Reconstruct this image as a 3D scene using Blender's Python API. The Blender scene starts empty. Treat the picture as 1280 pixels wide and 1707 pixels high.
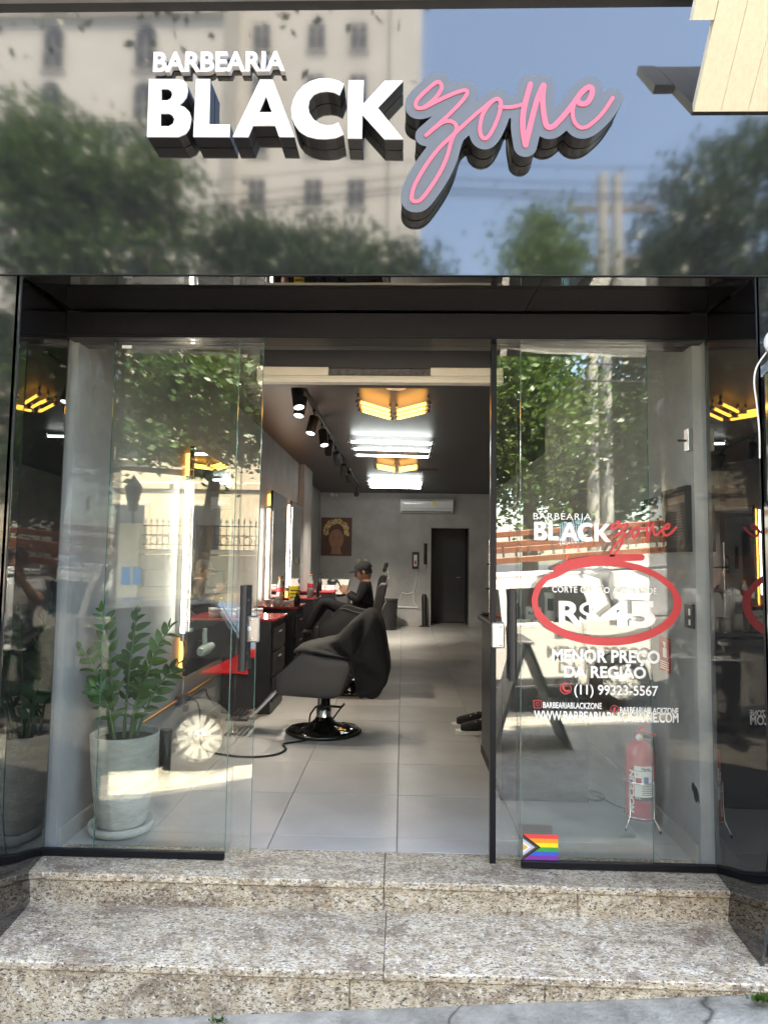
import bpy, bmesh, math, random
import numpy as np
from mathutils import Vector, Matrix
random.seed(7)
R = math.radians
sc = bpy.context.scene
col = sc.collection
# ------------------------------------------------------------------ camera, sky, sun, exposure
cam = bpy.data.objects.new("camera", bpy.data.cameras.new("camera"))
col.objects.link(cam)
yaw, pitch, roll = -0.02808, 0.07258, 0.01403
fw = Vector((math.sin(yaw)*math.cos(pitch), math.cos(yaw)*math.cos(pitch), math.sin(pitch)))
rt = Vector((math.cos(yaw), -math.sin(yaw), 0)); up = rt.cross(fw)
r2 = rt*math.cos(roll)+up*math.sin(roll); u2 = -rt*math.sin(roll)+up*math.cos(roll)
cam.matrix_world = Matrix(((r2.x, u2.x, -fw.x, 0), (r2.y, u2.y, -fw.y, -3.131), (r2.z, u2.z, -fw.z, 1.335), (0, 0, 0, 1)))
cam.data.sensor_fit = 'HORIZONTAL'; cam.data.sensor_width = 36; cam.data.lens = 36*1131.5/1280
cam.data.clip_start = 0.02; cam.data.clip_end = 2000
sc.camera = cam
SUN_EL, SUN_AZ = 70, 25
w = bpy.data.worlds.new("World"); sc.world = w; w.use_nodes = True
nt = w.node_tree
sky = nt.nodes.new("ShaderNodeTexSky"); sky.sky_type = 'NISHITA'; sky.sun_disc = False
sky.sun_elevation = R(SUN_EL); sky.sun_rotation = R(SUN_AZ); sky.dust_density = 1.6; sky.air_density = 1.1
nt.links.new(sky.outputs[0], nt.nodes["Background"].inputs[0]); nt.nodes["Background"].inputs[1].default_value = 0.14
sl = bpy.data.lights.new("sun", 'SUN'); sl.energy = 4.6; sl.angle = R(0.5); sl.color = (1, .95, .86)
sun = bpy.data.objects.new("sun", sl); col.objects.link(sun)
sd = Vector((math.sin(R(SUN_AZ))*math.cos(R(SUN_EL)), math.cos(R(SUN_AZ))*math.cos(R(SUN_EL)), math.sin(R(SUN_EL))))
sun.rotation_euler = (-sd).to_track_quat('-Z', 'Y').to_euler(); sun.location = sd*40
sc.view_settings.view_transform = 'Standard'; sc.view_settings.look = 'None'
sc.view_settings.gamma = 1; sc.view_settings.use_curve_mapping = False
sc.view_settings.exposure = 3.45
sc.view_settings.use_white_balance = True; sc.view_settings.white_balance_temperature = 7400; sc.view_settings.white_balance_tint = 10
sc.render.engine = 'CYCLES'
sc.cycles.use_denoising = True
sc.cycles.max_bounces = 12; sc.cycles.transparent_max_bounces = 24; sc.cycles.glossy_bounces = 6; sc.cycles.diffuse_bounces = 4
sc.cycles.caustics_reflective = False; sc.cycles.caustics_refractive = False
sc.cycles.sample_clamp_indirect = 6

# ------------------------------------------------------------------ text first (scene is still small)
_dg = bpy.context.evaluated_depsgraph_get
def curve_to_mesh(cu):
    o = bpy.data.objects.new("tmp", cu); col.objects.link(o)
    me = bpy.data.meshes.new_from_object(o.evaluated_get(_dg()))
    n = len(me.vertices); a = np.zeros(n*3); me.vertices.foreach_get('co', a)
    v = [tuple(q) for q in a.reshape(-1, 3)]; f = [tuple(p.vertices) for p in me.polygons]
    bpy.data.objects.remove(o); bpy.data.curves.remove(cu); bpy.data.meshes.remove(me)
    return v, f
def text_geo(s, bold=0.0, spacing=1.0, depth=0.0):
    cu = bpy.data.curves.new("t", 'FONT'); cu.body = s; cu.offset = bold; cu.space_character = spacing
    cu.extrude = depth; cu.resolution_u = 4
    return curve_to_mesh(cu)
def loops_geo(loops, depth):
    cu = bpy.data.curves.new("c", 'CURVE'); cu.dimensions = '2D'; cu.fill_mode = 'BOTH'; cu.extrude = depth/2
    for L in loops:
        sp = cu.splines.new('POLY'); sp.points.add(len(L)-1)
        for p, q in zip(sp.points, L): p.co = (q[0], q[1], 0, 1)
        sp.use_cyclic_u = True
    return curve_to_mesh(cu)
def contour(paths, r, step):
    """outlines of everything nearer than r to the given strokes (marching squares)"""
    P = np.array([q[:2] for L in paths for q in L]); mr = r+3*step+max([q[2] for L in paths for q in L if len(q) > 2] or [0]); lo = P.min(0)-mr; hi = P.max(0)+mr
    nx, ny = int((hi[0]-lo[0])/step)+2, int((hi[1]-lo[1])/step)+2
    gx, gy = np.meshgrid(lo[0]+step*np.arange(nx), lo[1]+step*np.arange(ny), indexing='ij')
    D = np.full(gx.shape, 9e9)
    for L in paths:
        for (a, b) in zip(L[:-1], L[1:]):
            dx, dy = b[0]-a[0], b[1]-a[1]; l2 = dx*dx+dy*dy+1e-12
            t = np.clip(((gx-a[0])*dx+(gy-a[1])*dy)/l2, 0, 1)
            ra = a[2] if len(a) > 2 else 0; rb = b[2] if len(b) > 2 else 0
            D = np.minimum(D, np.hypot(gx-a[0]-t*dx, gy-a[1]-t*dy)-(ra+(rb-ra)*t))
    F = r-D; pts = {}; nxt = {}
    def ed(i, j, k):
        key = (i, j, k)
        if key not in pts:
            i2, j2 = (i+1, j) if k == 0 else (i, j+1)
            a, b = F[i, j], F[i2, j2]; t = a/(a-b)
            pts[key] = (gx[i, j]+(gx[i2, j2]-gx[i, j])*t, gy[i, j]+(gy[i2, j2]-gy[i, j])*t)
        return key
    S = F > 0
    mix = S[:-1, :-1].astype(int)+S[1:, :-1]+S[1:, 1:]+S[:-1, 1:]
    for i, j in zip(*np.where((mix > 0) & (mix < 4))):
        c = [S[i, j], S[i+1, j], S[i+1, j+1], S[i, j+1]]
        e = [(i, j, 0), (i+1, j, 1), (i, j+1, 0), (i, j, 1)]
        outs = [k for k in range(4) if c[k] and not c[(k+1) % 4]]; ins = [k for k in range(4) if not c[k] and c[(k+1) % 4]]
        for o_ in outs:
            i_ = min(ins, key=lambda q: (o_-q) % 4); nxt[ed(*e[o_])] = ed(*e[i_])
    loops = []
    while nxt:
        k0 = next(iter(nxt)); k = k0; L = []
        while k in nxt: L.append(pts[k]); k = nxt.pop(k)
        if len(L) > 5: loops.append(L)
    return loops
def smooth_path(L, n=4):
    out = []
    for i in range(len(L)-1):
        p0, p1, p2, p3 = [np.array(L[max(0, min(len(L)-1, i+k))][:2], float) for k in (-1, 0, 1, 2)]
        for t in np.arange(n)/n:
            out.append(tuple(.5*((2*p1)+(p2-p0)*t+(2*p0-5*p1+4*p2-p3)*t*t+(3*p1-p0-3*p2+p3)*t**3)))
    out.append(tuple(L[-1][:2])); return out
ZONE={
 'z1':[(0.062, 3.076), (0.102, 3.111), (0.128, 3.151), (0.125, 3.172), (0.113, 3.179), (0.09, 3.164), (0.048, 3.123), (0.031, 3.097), (0.035, 3.076), (0.062, 3.076), (0.109, 3.101), (0.17, 3.13), (0.217, 3.145), (0.226, 3.13), (0.199, 3.092), (0.149, 3.039), (0.071, 2.965)],
 'z2':[(0.071, 2.965), (0.128, 3.013), (0.163, 3.021), (0.185, 3.005), (0.184, 2.981), (0.168, 2.942), (0.147, 2.867), (0.112, 2.793), (0.059, 2.715), (0.033, 2.702), (0.019, 2.715), (0.028, 2.763), (0.065, 2.834), (0.114, 2.905), (0.171, 2.964), (0.203, 2.994), (0.256, 3.045), (0.292, 3.076), (0.324, 3.103), (0.346, 3.11)],
 'o':[(0.335, 3.109), (0.351, 3.105), (0.356, 3.087), (0.346, 3.039), (0.321, 2.979), (0.3, 2.952), (0.282, 2.96), (0.276, 2.994), (0.286, 3.046), (0.314, 3.091), (0.335, 3.109)],
 'c':[(0.351, 3.079), (0.385, 3.076), (0.414, 3.08), (0.444, 3.089)],
 'n1':[(0.468, 3.168), (0.457, 3.128), (0.442, 3.061), (0.439, 2.993), (0.449, 2.924)],
 'n2':[(0.449, 2.924), (0.465, 2.993), (0.491, 3.098), (0.518, 3.164), (0.514, 3.12), (0.518, 3.053), (0.529, 3.002), (0.549, 2.996), (0.577, 3.021), (0.624, 3.079), (0.66, 3.131), (0.692, 3.156), (0.703, 3.136), (0.686, 3.095), (0.659, 3.088), (0.646, 3.105)],
 'e':[(0.653, 3.123), (0.63, 3.075), (0.631, 3.026), (0.652, 2.996), (0.677, 2.995), (0.705, 3.014), (0.744, 3.055), (0.78, 3.111)],
}
BLACK={
 'B':[[(-1.009, 3.198), (-0.897, 3.197), (-0.874, 3.192), (-0.859, 3.177), (-0.855, 3.15), (-0.859, 3.124), (-0.874, 3.102), (-0.888, 3.091), (-0.865, 3.082), (-0.845, 3.062), (-0.837, 3.032), (-0.843, 2.997), (-0.857, 2.975), (-0.884, 2.962), (-1.008, 2.963)], [(-0.959, 3.157), (-0.933, 3.157), (-0.919, 3.148), (-0.915, 3.133), (-0.92, 3.118), (-0.933, 3.11), (-0.957, 3.11)], [(-0.958, 3.057), (-0.925, 3.057), (-0.91, 3.048), (-0.903, 3.032), (-0.908, 3.015), (-0.923, 3.005), (-0.956, 3.005)]],
 'L':[[(-0.824, 3.197), (-0.769, 3.196), (-0.767, 3.012), (-0.686, 3.011), (-0.686, 2.961), (-0.827, 2.962)]],
 'A':[[(-0.574, 3.193), (-0.524, 3.192), (-0.434, 2.96), (-0.494, 2.961), (-0.51, 3.006), (-0.596, 3.006), (-0.614, 2.961), (-0.674, 2.961)], [(-0.549, 3.125), (-0.524, 3.06), (-0.574, 3.06)]],
 'C':[[(-0.247, 3.173), (-0.269, 3.186), (-0.295, 3.194), (-0.32, 3.197), (-0.345, 3.196), (-0.378, 3.185), (-0.407, 3.166), (-0.429, 3.14), (-0.443, 3.109), (-0.45, 3.074), (-0.447, 3.039), (-0.434, 3.007), (-0.414, 2.981), (-0.386, 2.963), (-0.352, 2.953), (-0.315, 2.951), (-0.277, 2.955), (-0.245, 2.97), (-0.266, 3.018), (-0.287, 3.008), (-0.312, 3.006), (-0.337, 3.012), (-0.362, 3.03), (-0.379, 3.056), (-0.384, 3.082), (-0.38, 3.108), (-0.364, 3.13), (-0.34, 3.141), (-0.31, 3.144), (-0.285, 3.139), (-0.264, 3.128)]],
 'K':[[(-0.231, 3.188), (-0.171, 3.188), (-0.173, 3.09), (-0.09, 3.185), (-0.019, 3.185), (-0.116, 3.076), (-0.016, 2.949), (-0.088, 2.95), (-0.174, 3.048), (-0.175, 2.953), (-0.23, 2.954)]],
}

def nearer(p): return (p[0]*1.0281, 1.335+(p[1]-1.335)*1.0281)
ZONE = {k: [nearer(p) for p in L] for k, L in ZONE.items()}; BLACK = {k: [[nearer(p) for p in l] for l in L] for k, L in BLACK.items()}
GEO = {}
for k_, a_ in dict(barb=("BARBEARIA", .03, 1.0, .012), d_barb=("BARBEARIA", 0, 1.12, 0), corte=("CORTE CABELO", .022, 1.1, 0), apart=("A PARTIR DE", 0, 1.12, 0),
        r=("R$", .035, .95, 0), n45=("45", .05, .95, 0), menor=("MENOR PREÇO", .035, 1.02, 0), da=("DA REGIÃO", .035, 1.02, 0), tel=("(11) 99323-5567", .018, 1, 0),
        ig=("BARBEARIABLACKZONE", .02, 1, 0), www=("WWW.BARBEARIABLACKZONE.COM", .022, 1, 0), nova=("Nova", .03, 1, 0), moc=("MOCELIN", .035, 1, 0),
        black=("BLACK", .03, 1, 0), r25=("R$ 25", .03, 1, 0), f=("f", .04, 1, 0), pqs=("PQS 4kg", .02, 1, 0), x=("X", .0, 1, 0), a=("A", .03, 1, 0), c=("C", .03, 1, 0)).items():
    GEO[k_] = text_geo(*a_)
zpaths = [smooth_path(L) for L in ZONE.values()]
for i_, k_ in enumerate(ZONE):
    zpaths[i_] = [(x, z, .0085 if k_ in ('n1', 'n2') else .0055) for x, z in zpaths[i_]]
zloops = contour(zpaths, .002, .0022)
zplate = contour(zpaths, .037, .005)
zinner = contour(zpaths, .035, .005)
GEO['zone'] = loops_geo(zloops, .004)
GEO['zplate'] = loops_geo(zplate, .012); GEO['zback'] = loops_geo(zinner, .052)
zx = (min(p[0] for L in zpaths for p in L), max(p[0] for L in zpaths for p in L))
zz = (min(p[1] for L in zpaths for p in L), max(p[1] for L in zpaths for p in L))
def zmap(x0, x1, z0, z1): return [[(x0+(p[0]-zx[0])/(zx[1]-zx[0])*(x1-x0), z0+(p[1]-zz[0])/(zz[1]-zz[0])*(z1-z0)) for p in L] for L in zpaths]
GEO['d_zone'] = loops_geo(contour(zmap(.937, 1.232, 1.375, 1.53), .0052, .0018), .0006)
for k_, L_ in BLACK.items():
    GEO['B_'+k_] = loops_geo(L_, .063)
    GEO['F_'+k_] = loops_geo([[(q[0], q[1]) for q in l] for l in L_], .006)
ell = []
for i in range(0, 75):
    t = R(118-i*4.75); ell.append((.915+.318*math.cos(t)+(.02 if i > 70 else 0), 1.166+.176*math.sin(t)+(0.006 if i > 66 else 0), .0095-.004*abs(math.sin(t))*0+(.004 if 22 < i < 60 else 0)))
tail = [(.69, 1.312, .006), (.76, 1.343, .009), (.86, 1.358, .012), (.98, 1.366, .012), (1.075, 1.369, .011)]
GEO['ell'] = loops_geo(contour([ell, tail], .004, .003), .0006)
def smooth3(L, n=5):
    out = []
    for i in range(len(L)-1):
        p0, p1, p2, p3 = [np.array(L[max(0, min(len(L)-1, i+k))], float) for k in (-1, 0, 1, 2)]
        for t in np.arange(n)/n: out.append(tuple(.5*((2*p1)+(p2-p0)*t+(2*p0-5*p1+4*p2-p3)*t*t+(3*p1-p0-3*p2+p3)*t**3)))
    out.append(tuple(L[-1])); return out
def circ(cx, cz, r, n=28): return [(cx+r*math.cos(2*math.pi*k/n), cz+r*math.sin(2*math.pi*k/n)) for k in range(n)]
def rrect(cx, cz, hw, hh, r):
    return [(cx+sx*(hw-r)+r*math.cos(a), cz+sy*(hh-r)+r*math.sin(a)) for sx, sy, a0 in ((1, 1, 0), (-1, 1, 90), (-1, -1, 180), (1, -1, 270)) for a in (R(a0), R(a0+30), R(a0+60), R(a0+90))]
GEO['icons'] = [loops_geo([circ(.734, .781, .026), circ(.734, .781, .022)], .0006), loops_geo(contour([[(.724, .793), (.722, .784), (.728, .773), (.738, .768), (.746, .771)]], .0045, .0012), .0006),
    loops_geo([rrect(.609, .710, .0185, .0185, .006), rrect(.609, .710, .0155, .0155, .005)], .0006), loops_geo([circ(.609, .710, .0085), circ(.609, .710, .006)], .0006),
    loops_geo([circ(.948, .693, .019), circ(.948, .693, .016)], .0006)]

# ------------------------------------------------------------------ mesh helpers
# split geometry into its connected pieces
def islands(v, f):
    par = list(range(len(v)))
    def fd(a):
        while par[a] != a: par[a] = par[par[a]]; a = par[a]
        return a
    key = {}
    for i, q in enumerate(v):
        k = tuple(round(c, 5) for c in q)
        if k in key: par[fd(i)] = fd(key[k])
        else: key[k] = i
    for q in f:
        for a in q[1:]: par[fd(a)] = fd(q[0])
    gr = {}
    for q in f: gr.setdefault(fd(q[0]), []).append(q)
    out = []
    for fs in gr.values():
        ids = sorted({i for q in fs for i in q}); mp = {a: n for n, a in enumerate(ids)}
        out.append(([v[i] for i in ids], [tuple(mp[i] for i in q) for q in fs]))
    return sorted(out, key=lambda o: min(p[0] for p in o[0]))
class MB:
    def __init__(s): s.v = []; s.f = []; s.sm = []
    def add(s, vs, fs, smooth=False):
        n = len(s.v); s.v += [tuple(q) for q in vs]; s.f += [tuple(i+n for i in f) for f in fs]; s.sm += [smooth]*len(fs); return s
    def box(s, x0, x1, y0, y1, z0, z1, c=0.0):
        return s.obox(((x0+x1)/2, (y0+y1)/2, (z0+z1)/2), (abs(x1-x0)/2, abs(y1-y0)/2, abs(z1-z0)/2), None, c)
    def obox(s, ce, h, rot=None, c=0.0):
        ce = Vector(ce); M = rot or Matrix.Identity(3)
        if c <= 0:
            vs = [ce+M@Vector((sx*h[0], sy*h[1], sz*h[2])) for sx in (-1, 1) for sy in (-1, 1) for sz in (-1, 1)]
            return s.add(vs, [(0, 1, 3, 2), (4, 6, 7, 5), (0, 4, 5, 1), (2, 3, 7, 6), (0, 2, 6, 4), (1, 5, 7, 3)])
        c = min(c, min(h)*.95); vs = []; idx = {}
        for sx in (-1, 1):
            for sy in (-1, 1):
                for sz in (-1, 1):
                    for a in range(3):
                        d = [h[0]-c, h[1]-c, h[2]-c]; d[a] = h[a]
                        idx[(sx, sy, sz, a)] = len(vs); vs.append(ce+M@Vector((sx*d[0], sy*d[1], sz*d[2])))
        fs = []
        def k(sg, a): return idx[(sg[0], sg[1], sg[2], a)]
        for a in range(3):
            b, d = (a+1) % 3, (a+2) % 3
            for sa in (-1, 1):
                q = []
                for (p, r) in ((-1, -1), (1, -1), (1, 1), (-1, 1)):
                    sg = [0]*3; sg[a] = sa; sg[b] = p; sg[d] = r; q.append(k(sg, a))
                fs.append(q if sa > 0 else q[::-1])
            for sb in (-1, 1):
                for sdn in (-1, 1):
                    g0 = [0]*3; g1 = [0]*3; g0[a] = -1; g1[a] = 1
                    for g in (g0, g1): g[b] = sb; g[d] = sdn
                    q = [k(g0, b), k(g1, b), k(g1, d), k(g0, d)]
                    fs.append(q if sb*sdn < 0 else q[::-1])
        for sx in (-1, 1):
            for sy in (-1, 1):
                for sz in (-1, 1):
                    q = [idx[(sx, sy, sz, a)] for a in range(3)]
                    fs.append(q if sx*sy*sz > 0 else q[::-1])
        return s.add(vs, fs)
    def tube(s, pts, r, n=8, cap=True, smooth=True):
        pts = [Vector(p) for p in pts]; m = len(pts); rr = r if isinstance(r, (list, tuple)) else [r]*m
        ref = None; vs = []
        for i, p in enumerate(pts):
            t = (pts[min(i+1, m-1)]-pts[max(i-1, 0)]).normalized()
            if ref is None: ref = Vector((0, 0, 1)) if abs(t.z) < .9 else Vector((1, 0, 0))
            a = (ref-t*ref.dot(t)).normalized(); ref = a; b = t.cross(a)
            for k in range(n):
                an = 2*math.pi*k/n; vs.append(p+(a*math.cos(an)+b*math.sin(an))*rr[i])
        fs = [(i*n+k, i*n+(k+1) % n, (i+1)*n+(k+1) % n, (i+1)*n+k) for i in range(m-1) for k in range(n)]
        s.add(vs, fs, smooth)
        if cap: s.add(vs[:n], [tuple(range(n))[::-1]]); s.add(vs[-n:], [tuple(range(n))])
        return s
    def lathe(s, prof, ce=(0, 0, 0), n=24, smooth=True, axis='z', sx=1, sy=1, caps=True):
        vs = []; m = len(prof)
        for r, z in prof:
            for k in range(n):
                a = 2*math.pi*k/n; x, y = r*math.cos(a)*sx, r*math.sin(a)*sy
                q = (x, y, z) if axis == 'z' else ((x, -z, y) if axis == 'y' else (z, x, y))
                vs.append((ce[0]+q[0], ce[1]+q[1], ce[2]+q[2]))
        fs = [(i*n+k, i*n+(k+1) % n, (i+1)*n+(k+1) % n, (i+1)*n+k) for i in range(m-1) for k in range(n)]
        s.add(vs, fs, smooth)
        if not caps: return s
        if prof[0][0] > 1e-4: s.add(vs[:n], [tuple(range(n))[::-1]])
        if prof[-1][0] > 1e-4: s.add(vs[-n:], [tuple(range(n))])
        return s
    def ell(s, ce, rad, n=14, m=10, fn=None):
        vs = []
        for i in range(m+1):
            th = math.pi*i/m
            for k in range(n):
                ph = 2*math.pi*k/n; q = Vector((math.sin(th)*math.cos(ph), math.sin(th)*math.sin(ph), math.cos(th)))
                if fn: q = fn(q)
                vs.append((ce[0]+q[0]*rad[0], ce[1]+q[1]*rad[1], ce[2]+q[2]*rad[2]))
        return s.add(vs, [(i*n+k, (i+1)*n+k, (i+1)*n+(k+1) % n, i*n+(k+1) % n) for i in range(m) for k in range(n)], True)
    def prism(s, poly, fn, d0, d1):
        n = len(poly); vs = [fn(p[0], p[1], d0) for p in poly]+[fn(p[0], p[1], d1) for p in poly]
        return s.add(vs, [tuple(range(n))[::-1], tuple(range(n, 2*n))]+[(i, (i+1) % n, n+(i+1) % n, n+i) for i in range(n)])
    def geo(s, g, x0=None, x1=None, z0=None, z1=None, y=0.0, fn=None, flip=False):
        """flat lettering stood up in the XZ plane, facing -Y, fitted to a box"""
        v, f = g; a = np.array(v)
        if x0 is not None:
            lo, hi = a[:, :2].min(0), a[:, :2].max(0)
            u = (a[:, 0]-lo[0])/(hi[0]-lo[0]); t = (a[:, 1]-lo[1])/(hi[1]-lo[1])
            a = np.stack([x0+u*(x1-x0), z0+t*(z1-z0), a[:, 2]], 1)
        vs = [(p[0], y-p[2], p[1]) for p in a]
        if fn: vs = [fn(*p) for p in vs]
        return s.add(vs, f)
    def build(s, name, m, parent=None, kind=None, mats=None):
        me = bpy.data.meshes.new(name); o_ = origin(parent)
        me.from_pydata([(x-o_[0], y-o_[1], z-o_[2]) for x, y, z in s.v], [], s.f)
        me.polygons.foreach_set('use_smooth', s.sm)
        me.materials.append(m)
        o = bpy.data.objects.new(name, me); col.objects.link(o)
        if parent is not None: o.parent = parent
        if kind: o['kind'] = kind
        return o
def each(mb, name, m, parent):
    """every separate piece of the builder becomes an object of its own"""
    for v, f in islands(mb.v, mb.f):
        MB().add(v, f, name.startswith(('tube', 'pull', 'handle_bolt'))).build(name, m, parent)
def origin(p):
    v = Vector((0, 0, 0))
    while p is not None: v = v+p.location; p = p.parent
    return v
def thing(name, label, cat, loc=(0, 0, 0), group=None):
    o = bpy.data.objects.new(name, None); o.empty_display_size = .1; col.objects.link(o); o.location = loc
    o['label'] = label; o['category'] = cat
    if group: o['group'] = group
    return o
def tag(o, label, cat, group=None):
    o['label'] = label; o['category'] = cat
    if group: o['group'] = group
    return o
def dup(root, loc, rz=0, label=None):
    def cp(o, par):
        c = o.copy(); col.objects.link(c)
        if par is not None: c.parent = par
        for ch in kids.get(o, []): cp(ch, c)
        return c
    kids = {}
    for o in list(bpy.data.objects):
        if o.parent: kids.setdefault(o.parent, []).append(o)
    c = cp(root, None); c.location = loc; c.rotation_euler = (0, 0, rz)
    if label: c['label'] = label
    return c
def share(name, me, parent, loc, rot=None, scale=None):
    o = bpy.data.objects.new(name, me); col.objects.link(o); o.parent = parent; o.location = loc
    if rot is not None: o.rotation_euler = rot
    if scale is not None: o.scale = scale
    return o

# ------------------------------------------------------------------ materials
MAT = {}
def new_mat(name):
    m = bpy.data.materials.new(name); m.use_nodes = True; MAT[name] = m
    return m, m.node_tree, m.node_tree.nodes["Principled BSDF"]
def pm(name, c, rough=.5, metal=0, var=0, vs=6, bump=0, bs=40, ior=1.5, coat=0, c2=None, stretch=None, trans=0):
    m, t, b = new_mat(name); N = t.nodes; L = t.links
    b.inputs['Base Color'].default_value = (*c, 1); b.inputs['Roughness'].default_value = rough; b.inputs['Metallic'].default_value = metal
    b.inputs['IOR'].default_value = ior; b.inputs['Coat Weight'].default_value = coat; b.inputs['Coat Roughness'].default_value = .04
    b.inputs['Transmission Weight'].default_value = trans
    if var or bump or c2:
        tc = N.new('ShaderNodeTexCoord'); mp = N.new('ShaderNodeMapping'); L.new(tc.outputs['Object'], mp.inputs[0])
        if stretch: mp.inputs['Scale'].default_value = stretch
    if var or c2:
        n = N.new('ShaderNodeTexNoise'); n.inputs['Scale'].default_value = vs; n.inputs['Detail'].default_value = 8; n.inputs['Roughness'].default_value = .62
        L.new(mp.outputs[0], n.inputs[0]); r = N.new('ShaderNodeValToRGB'); L.new(n.outputs[0], r.inputs[0])
        r.color_ramp.elements[0].position = .3; r.color_ramp.elements[1].position = .7
        d = c2 or tuple(min(1, x*(1+var)) for x in c)
        e = c if c2 else tuple(x*(1-var) for x in c)
        r.color_ramp.elements[0].color = (*e, 1); r.color_ramp.elements[1].color = (*d, 1); L.new(r.outputs[0], b.inputs['Base Color'])
    if bump:
        n2 = N.new('ShaderNodeTexNoise'); n2.inputs['Scale'].default_value = bs; n2.inputs['Detail'].default_value = 4; L.new(mp.outputs[0], n2.inputs[0])
        bp = N.new('ShaderNodeBump'); bp.inputs['Strength'].default_value = bump; bp.inputs['Distance'].default_value = .01
        L.new(n2.outputs[0], bp.inputs['Height']); L.new(bp.outputs[0], b.inputs['Normal'])
    return m
def em(name, c, s):
    m, t, b = new_mat(name); b.inputs['Base Color'].default_value = (*c, 1)
    b.inputs['Emission Color'].default_value = (*c, 1); b.inputs['Emission Strength'].default_value = s; return m
def glass(name, tint, f0, gain=1.0):
    """thin architectural pane: tinted pass-through plus a Schlick mirror reflection"""
    m, t, b = new_mat(name); N = t.nodes; L = t.links; N.remove(b); out = N['Material Output']
    g = N.new('ShaderNodeNewGeometry'); dt = N.new('ShaderNodeVectorMath'); dt.operation = 'DOT_PRODUCT'
    L.new(g.outputs['Normal'], dt.inputs[0]); L.new(g.outputs['Incoming'], dt.inputs[1])
    def mth(op, a, bb):
        q = N.new('ShaderNodeMath'); q.operation = op
        for i, x in enumerate((a, bb)):
            if x is None: continue
            if isinstance(x, (int, float)): q.inputs[i].default_value = x
            else: L.new(x, q.inputs[i])
        return q.outputs[0]
    c_ = mth('SUBTRACT', 1.0, mth('ABSOLUTE', dt.outputs['Value'], None)); p5 = mth('POWER', c_, 5.0)
    F = mth('ADD', f0, mth('MULTIPLY', p5, 1-f0))
    tr = N.new('ShaderNodeBsdfTransparent'); tr.inputs[0].default_value = (*tint, 1)
    gl = N.new('ShaderNodeBsdfGlossy'); gl.inputs['Roughness'].default_value = 0.0; gl.inputs[0].default_value = (1, 1, 1, 1)
    tc = N.new('ShaderNodeTexCoord'); n2 = N.new('ShaderNodeTexNoise'); n2.inputs['Scale'].default_value = .8; n2.inputs['Detail'].default_value = 0
    L.new(tc.outputs['Object'], n2.inputs[0]); bp = N.new('ShaderNodeBump'); bp.inputs['Strength'].default_value = .008; bp.inputs['Distance'].default_value = .02
    L.new(n2.outputs[0], bp.inputs['Height']); L.new(bp.outputs[0], gl.inputs['Normal'])
    mx = N.new('ShaderNodeMixShader'); L.new(F, mx.inputs[0]); L.new(tr.outputs[0], mx.inputs[1]); L.new(gl.outputs[0], mx.inputs[2])
    L.new(mx.outputs[0], out.inputs['Surface']); return m
def gloss_panel(name, base, ior, rough, wav, wavs, streak):
    """black lacquered composite sheet: slightly wavy, fine vertical polishing grain"""
    m, t, b = new_mat(name); N = t.nodes; L = t.links
    b.inputs['Base Color'].default_value = (*base, 1); b.inputs['Roughness'].default_value = rough; b.inputs['IOR'].default_value = ior
    tc = N.new('ShaderNodeTexCoord'); n1 = N.new('ShaderNodeTexNoise'); n1.inputs['Scale'].default_value = wavs; n1.inputs['Detail'].default_value = 1.5
    L.new(tc.outputs['Object'], n1.inputs[0])
    mp = N.new('ShaderNodeMapping'); mp.inputs['Scale'].default_value = (2.5, 2.5, 60); L.new(tc.outputs['Object'], mp.inputs[0])
    n2 = N.new('ShaderNodeTexNoise'); n2.inputs['Scale'].default_value = 1; n2.inputs['Detail'].default_value = 2; L.new(mp.outputs[0], n2.inputs[0])
    b1 = N.new('ShaderNodeBump'); b1.inputs['Strength'].default_value = wav; b1.inputs['Distance'].default_value = .02; L.new(n1.outputs[0], b1.inputs['Height'])
    b2 = N.new('ShaderNodeBump'); b2.inputs['Strength'].default_value = streak; b2.inputs['Distance'].default_value = .0006; L.new(n2.outputs[0], b2.inputs['Height'])
    L.new(b1.outputs[0], b2.inputs['Normal']); L.new(b2.outputs[0], b.inputs['Normal'])
    return m
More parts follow.
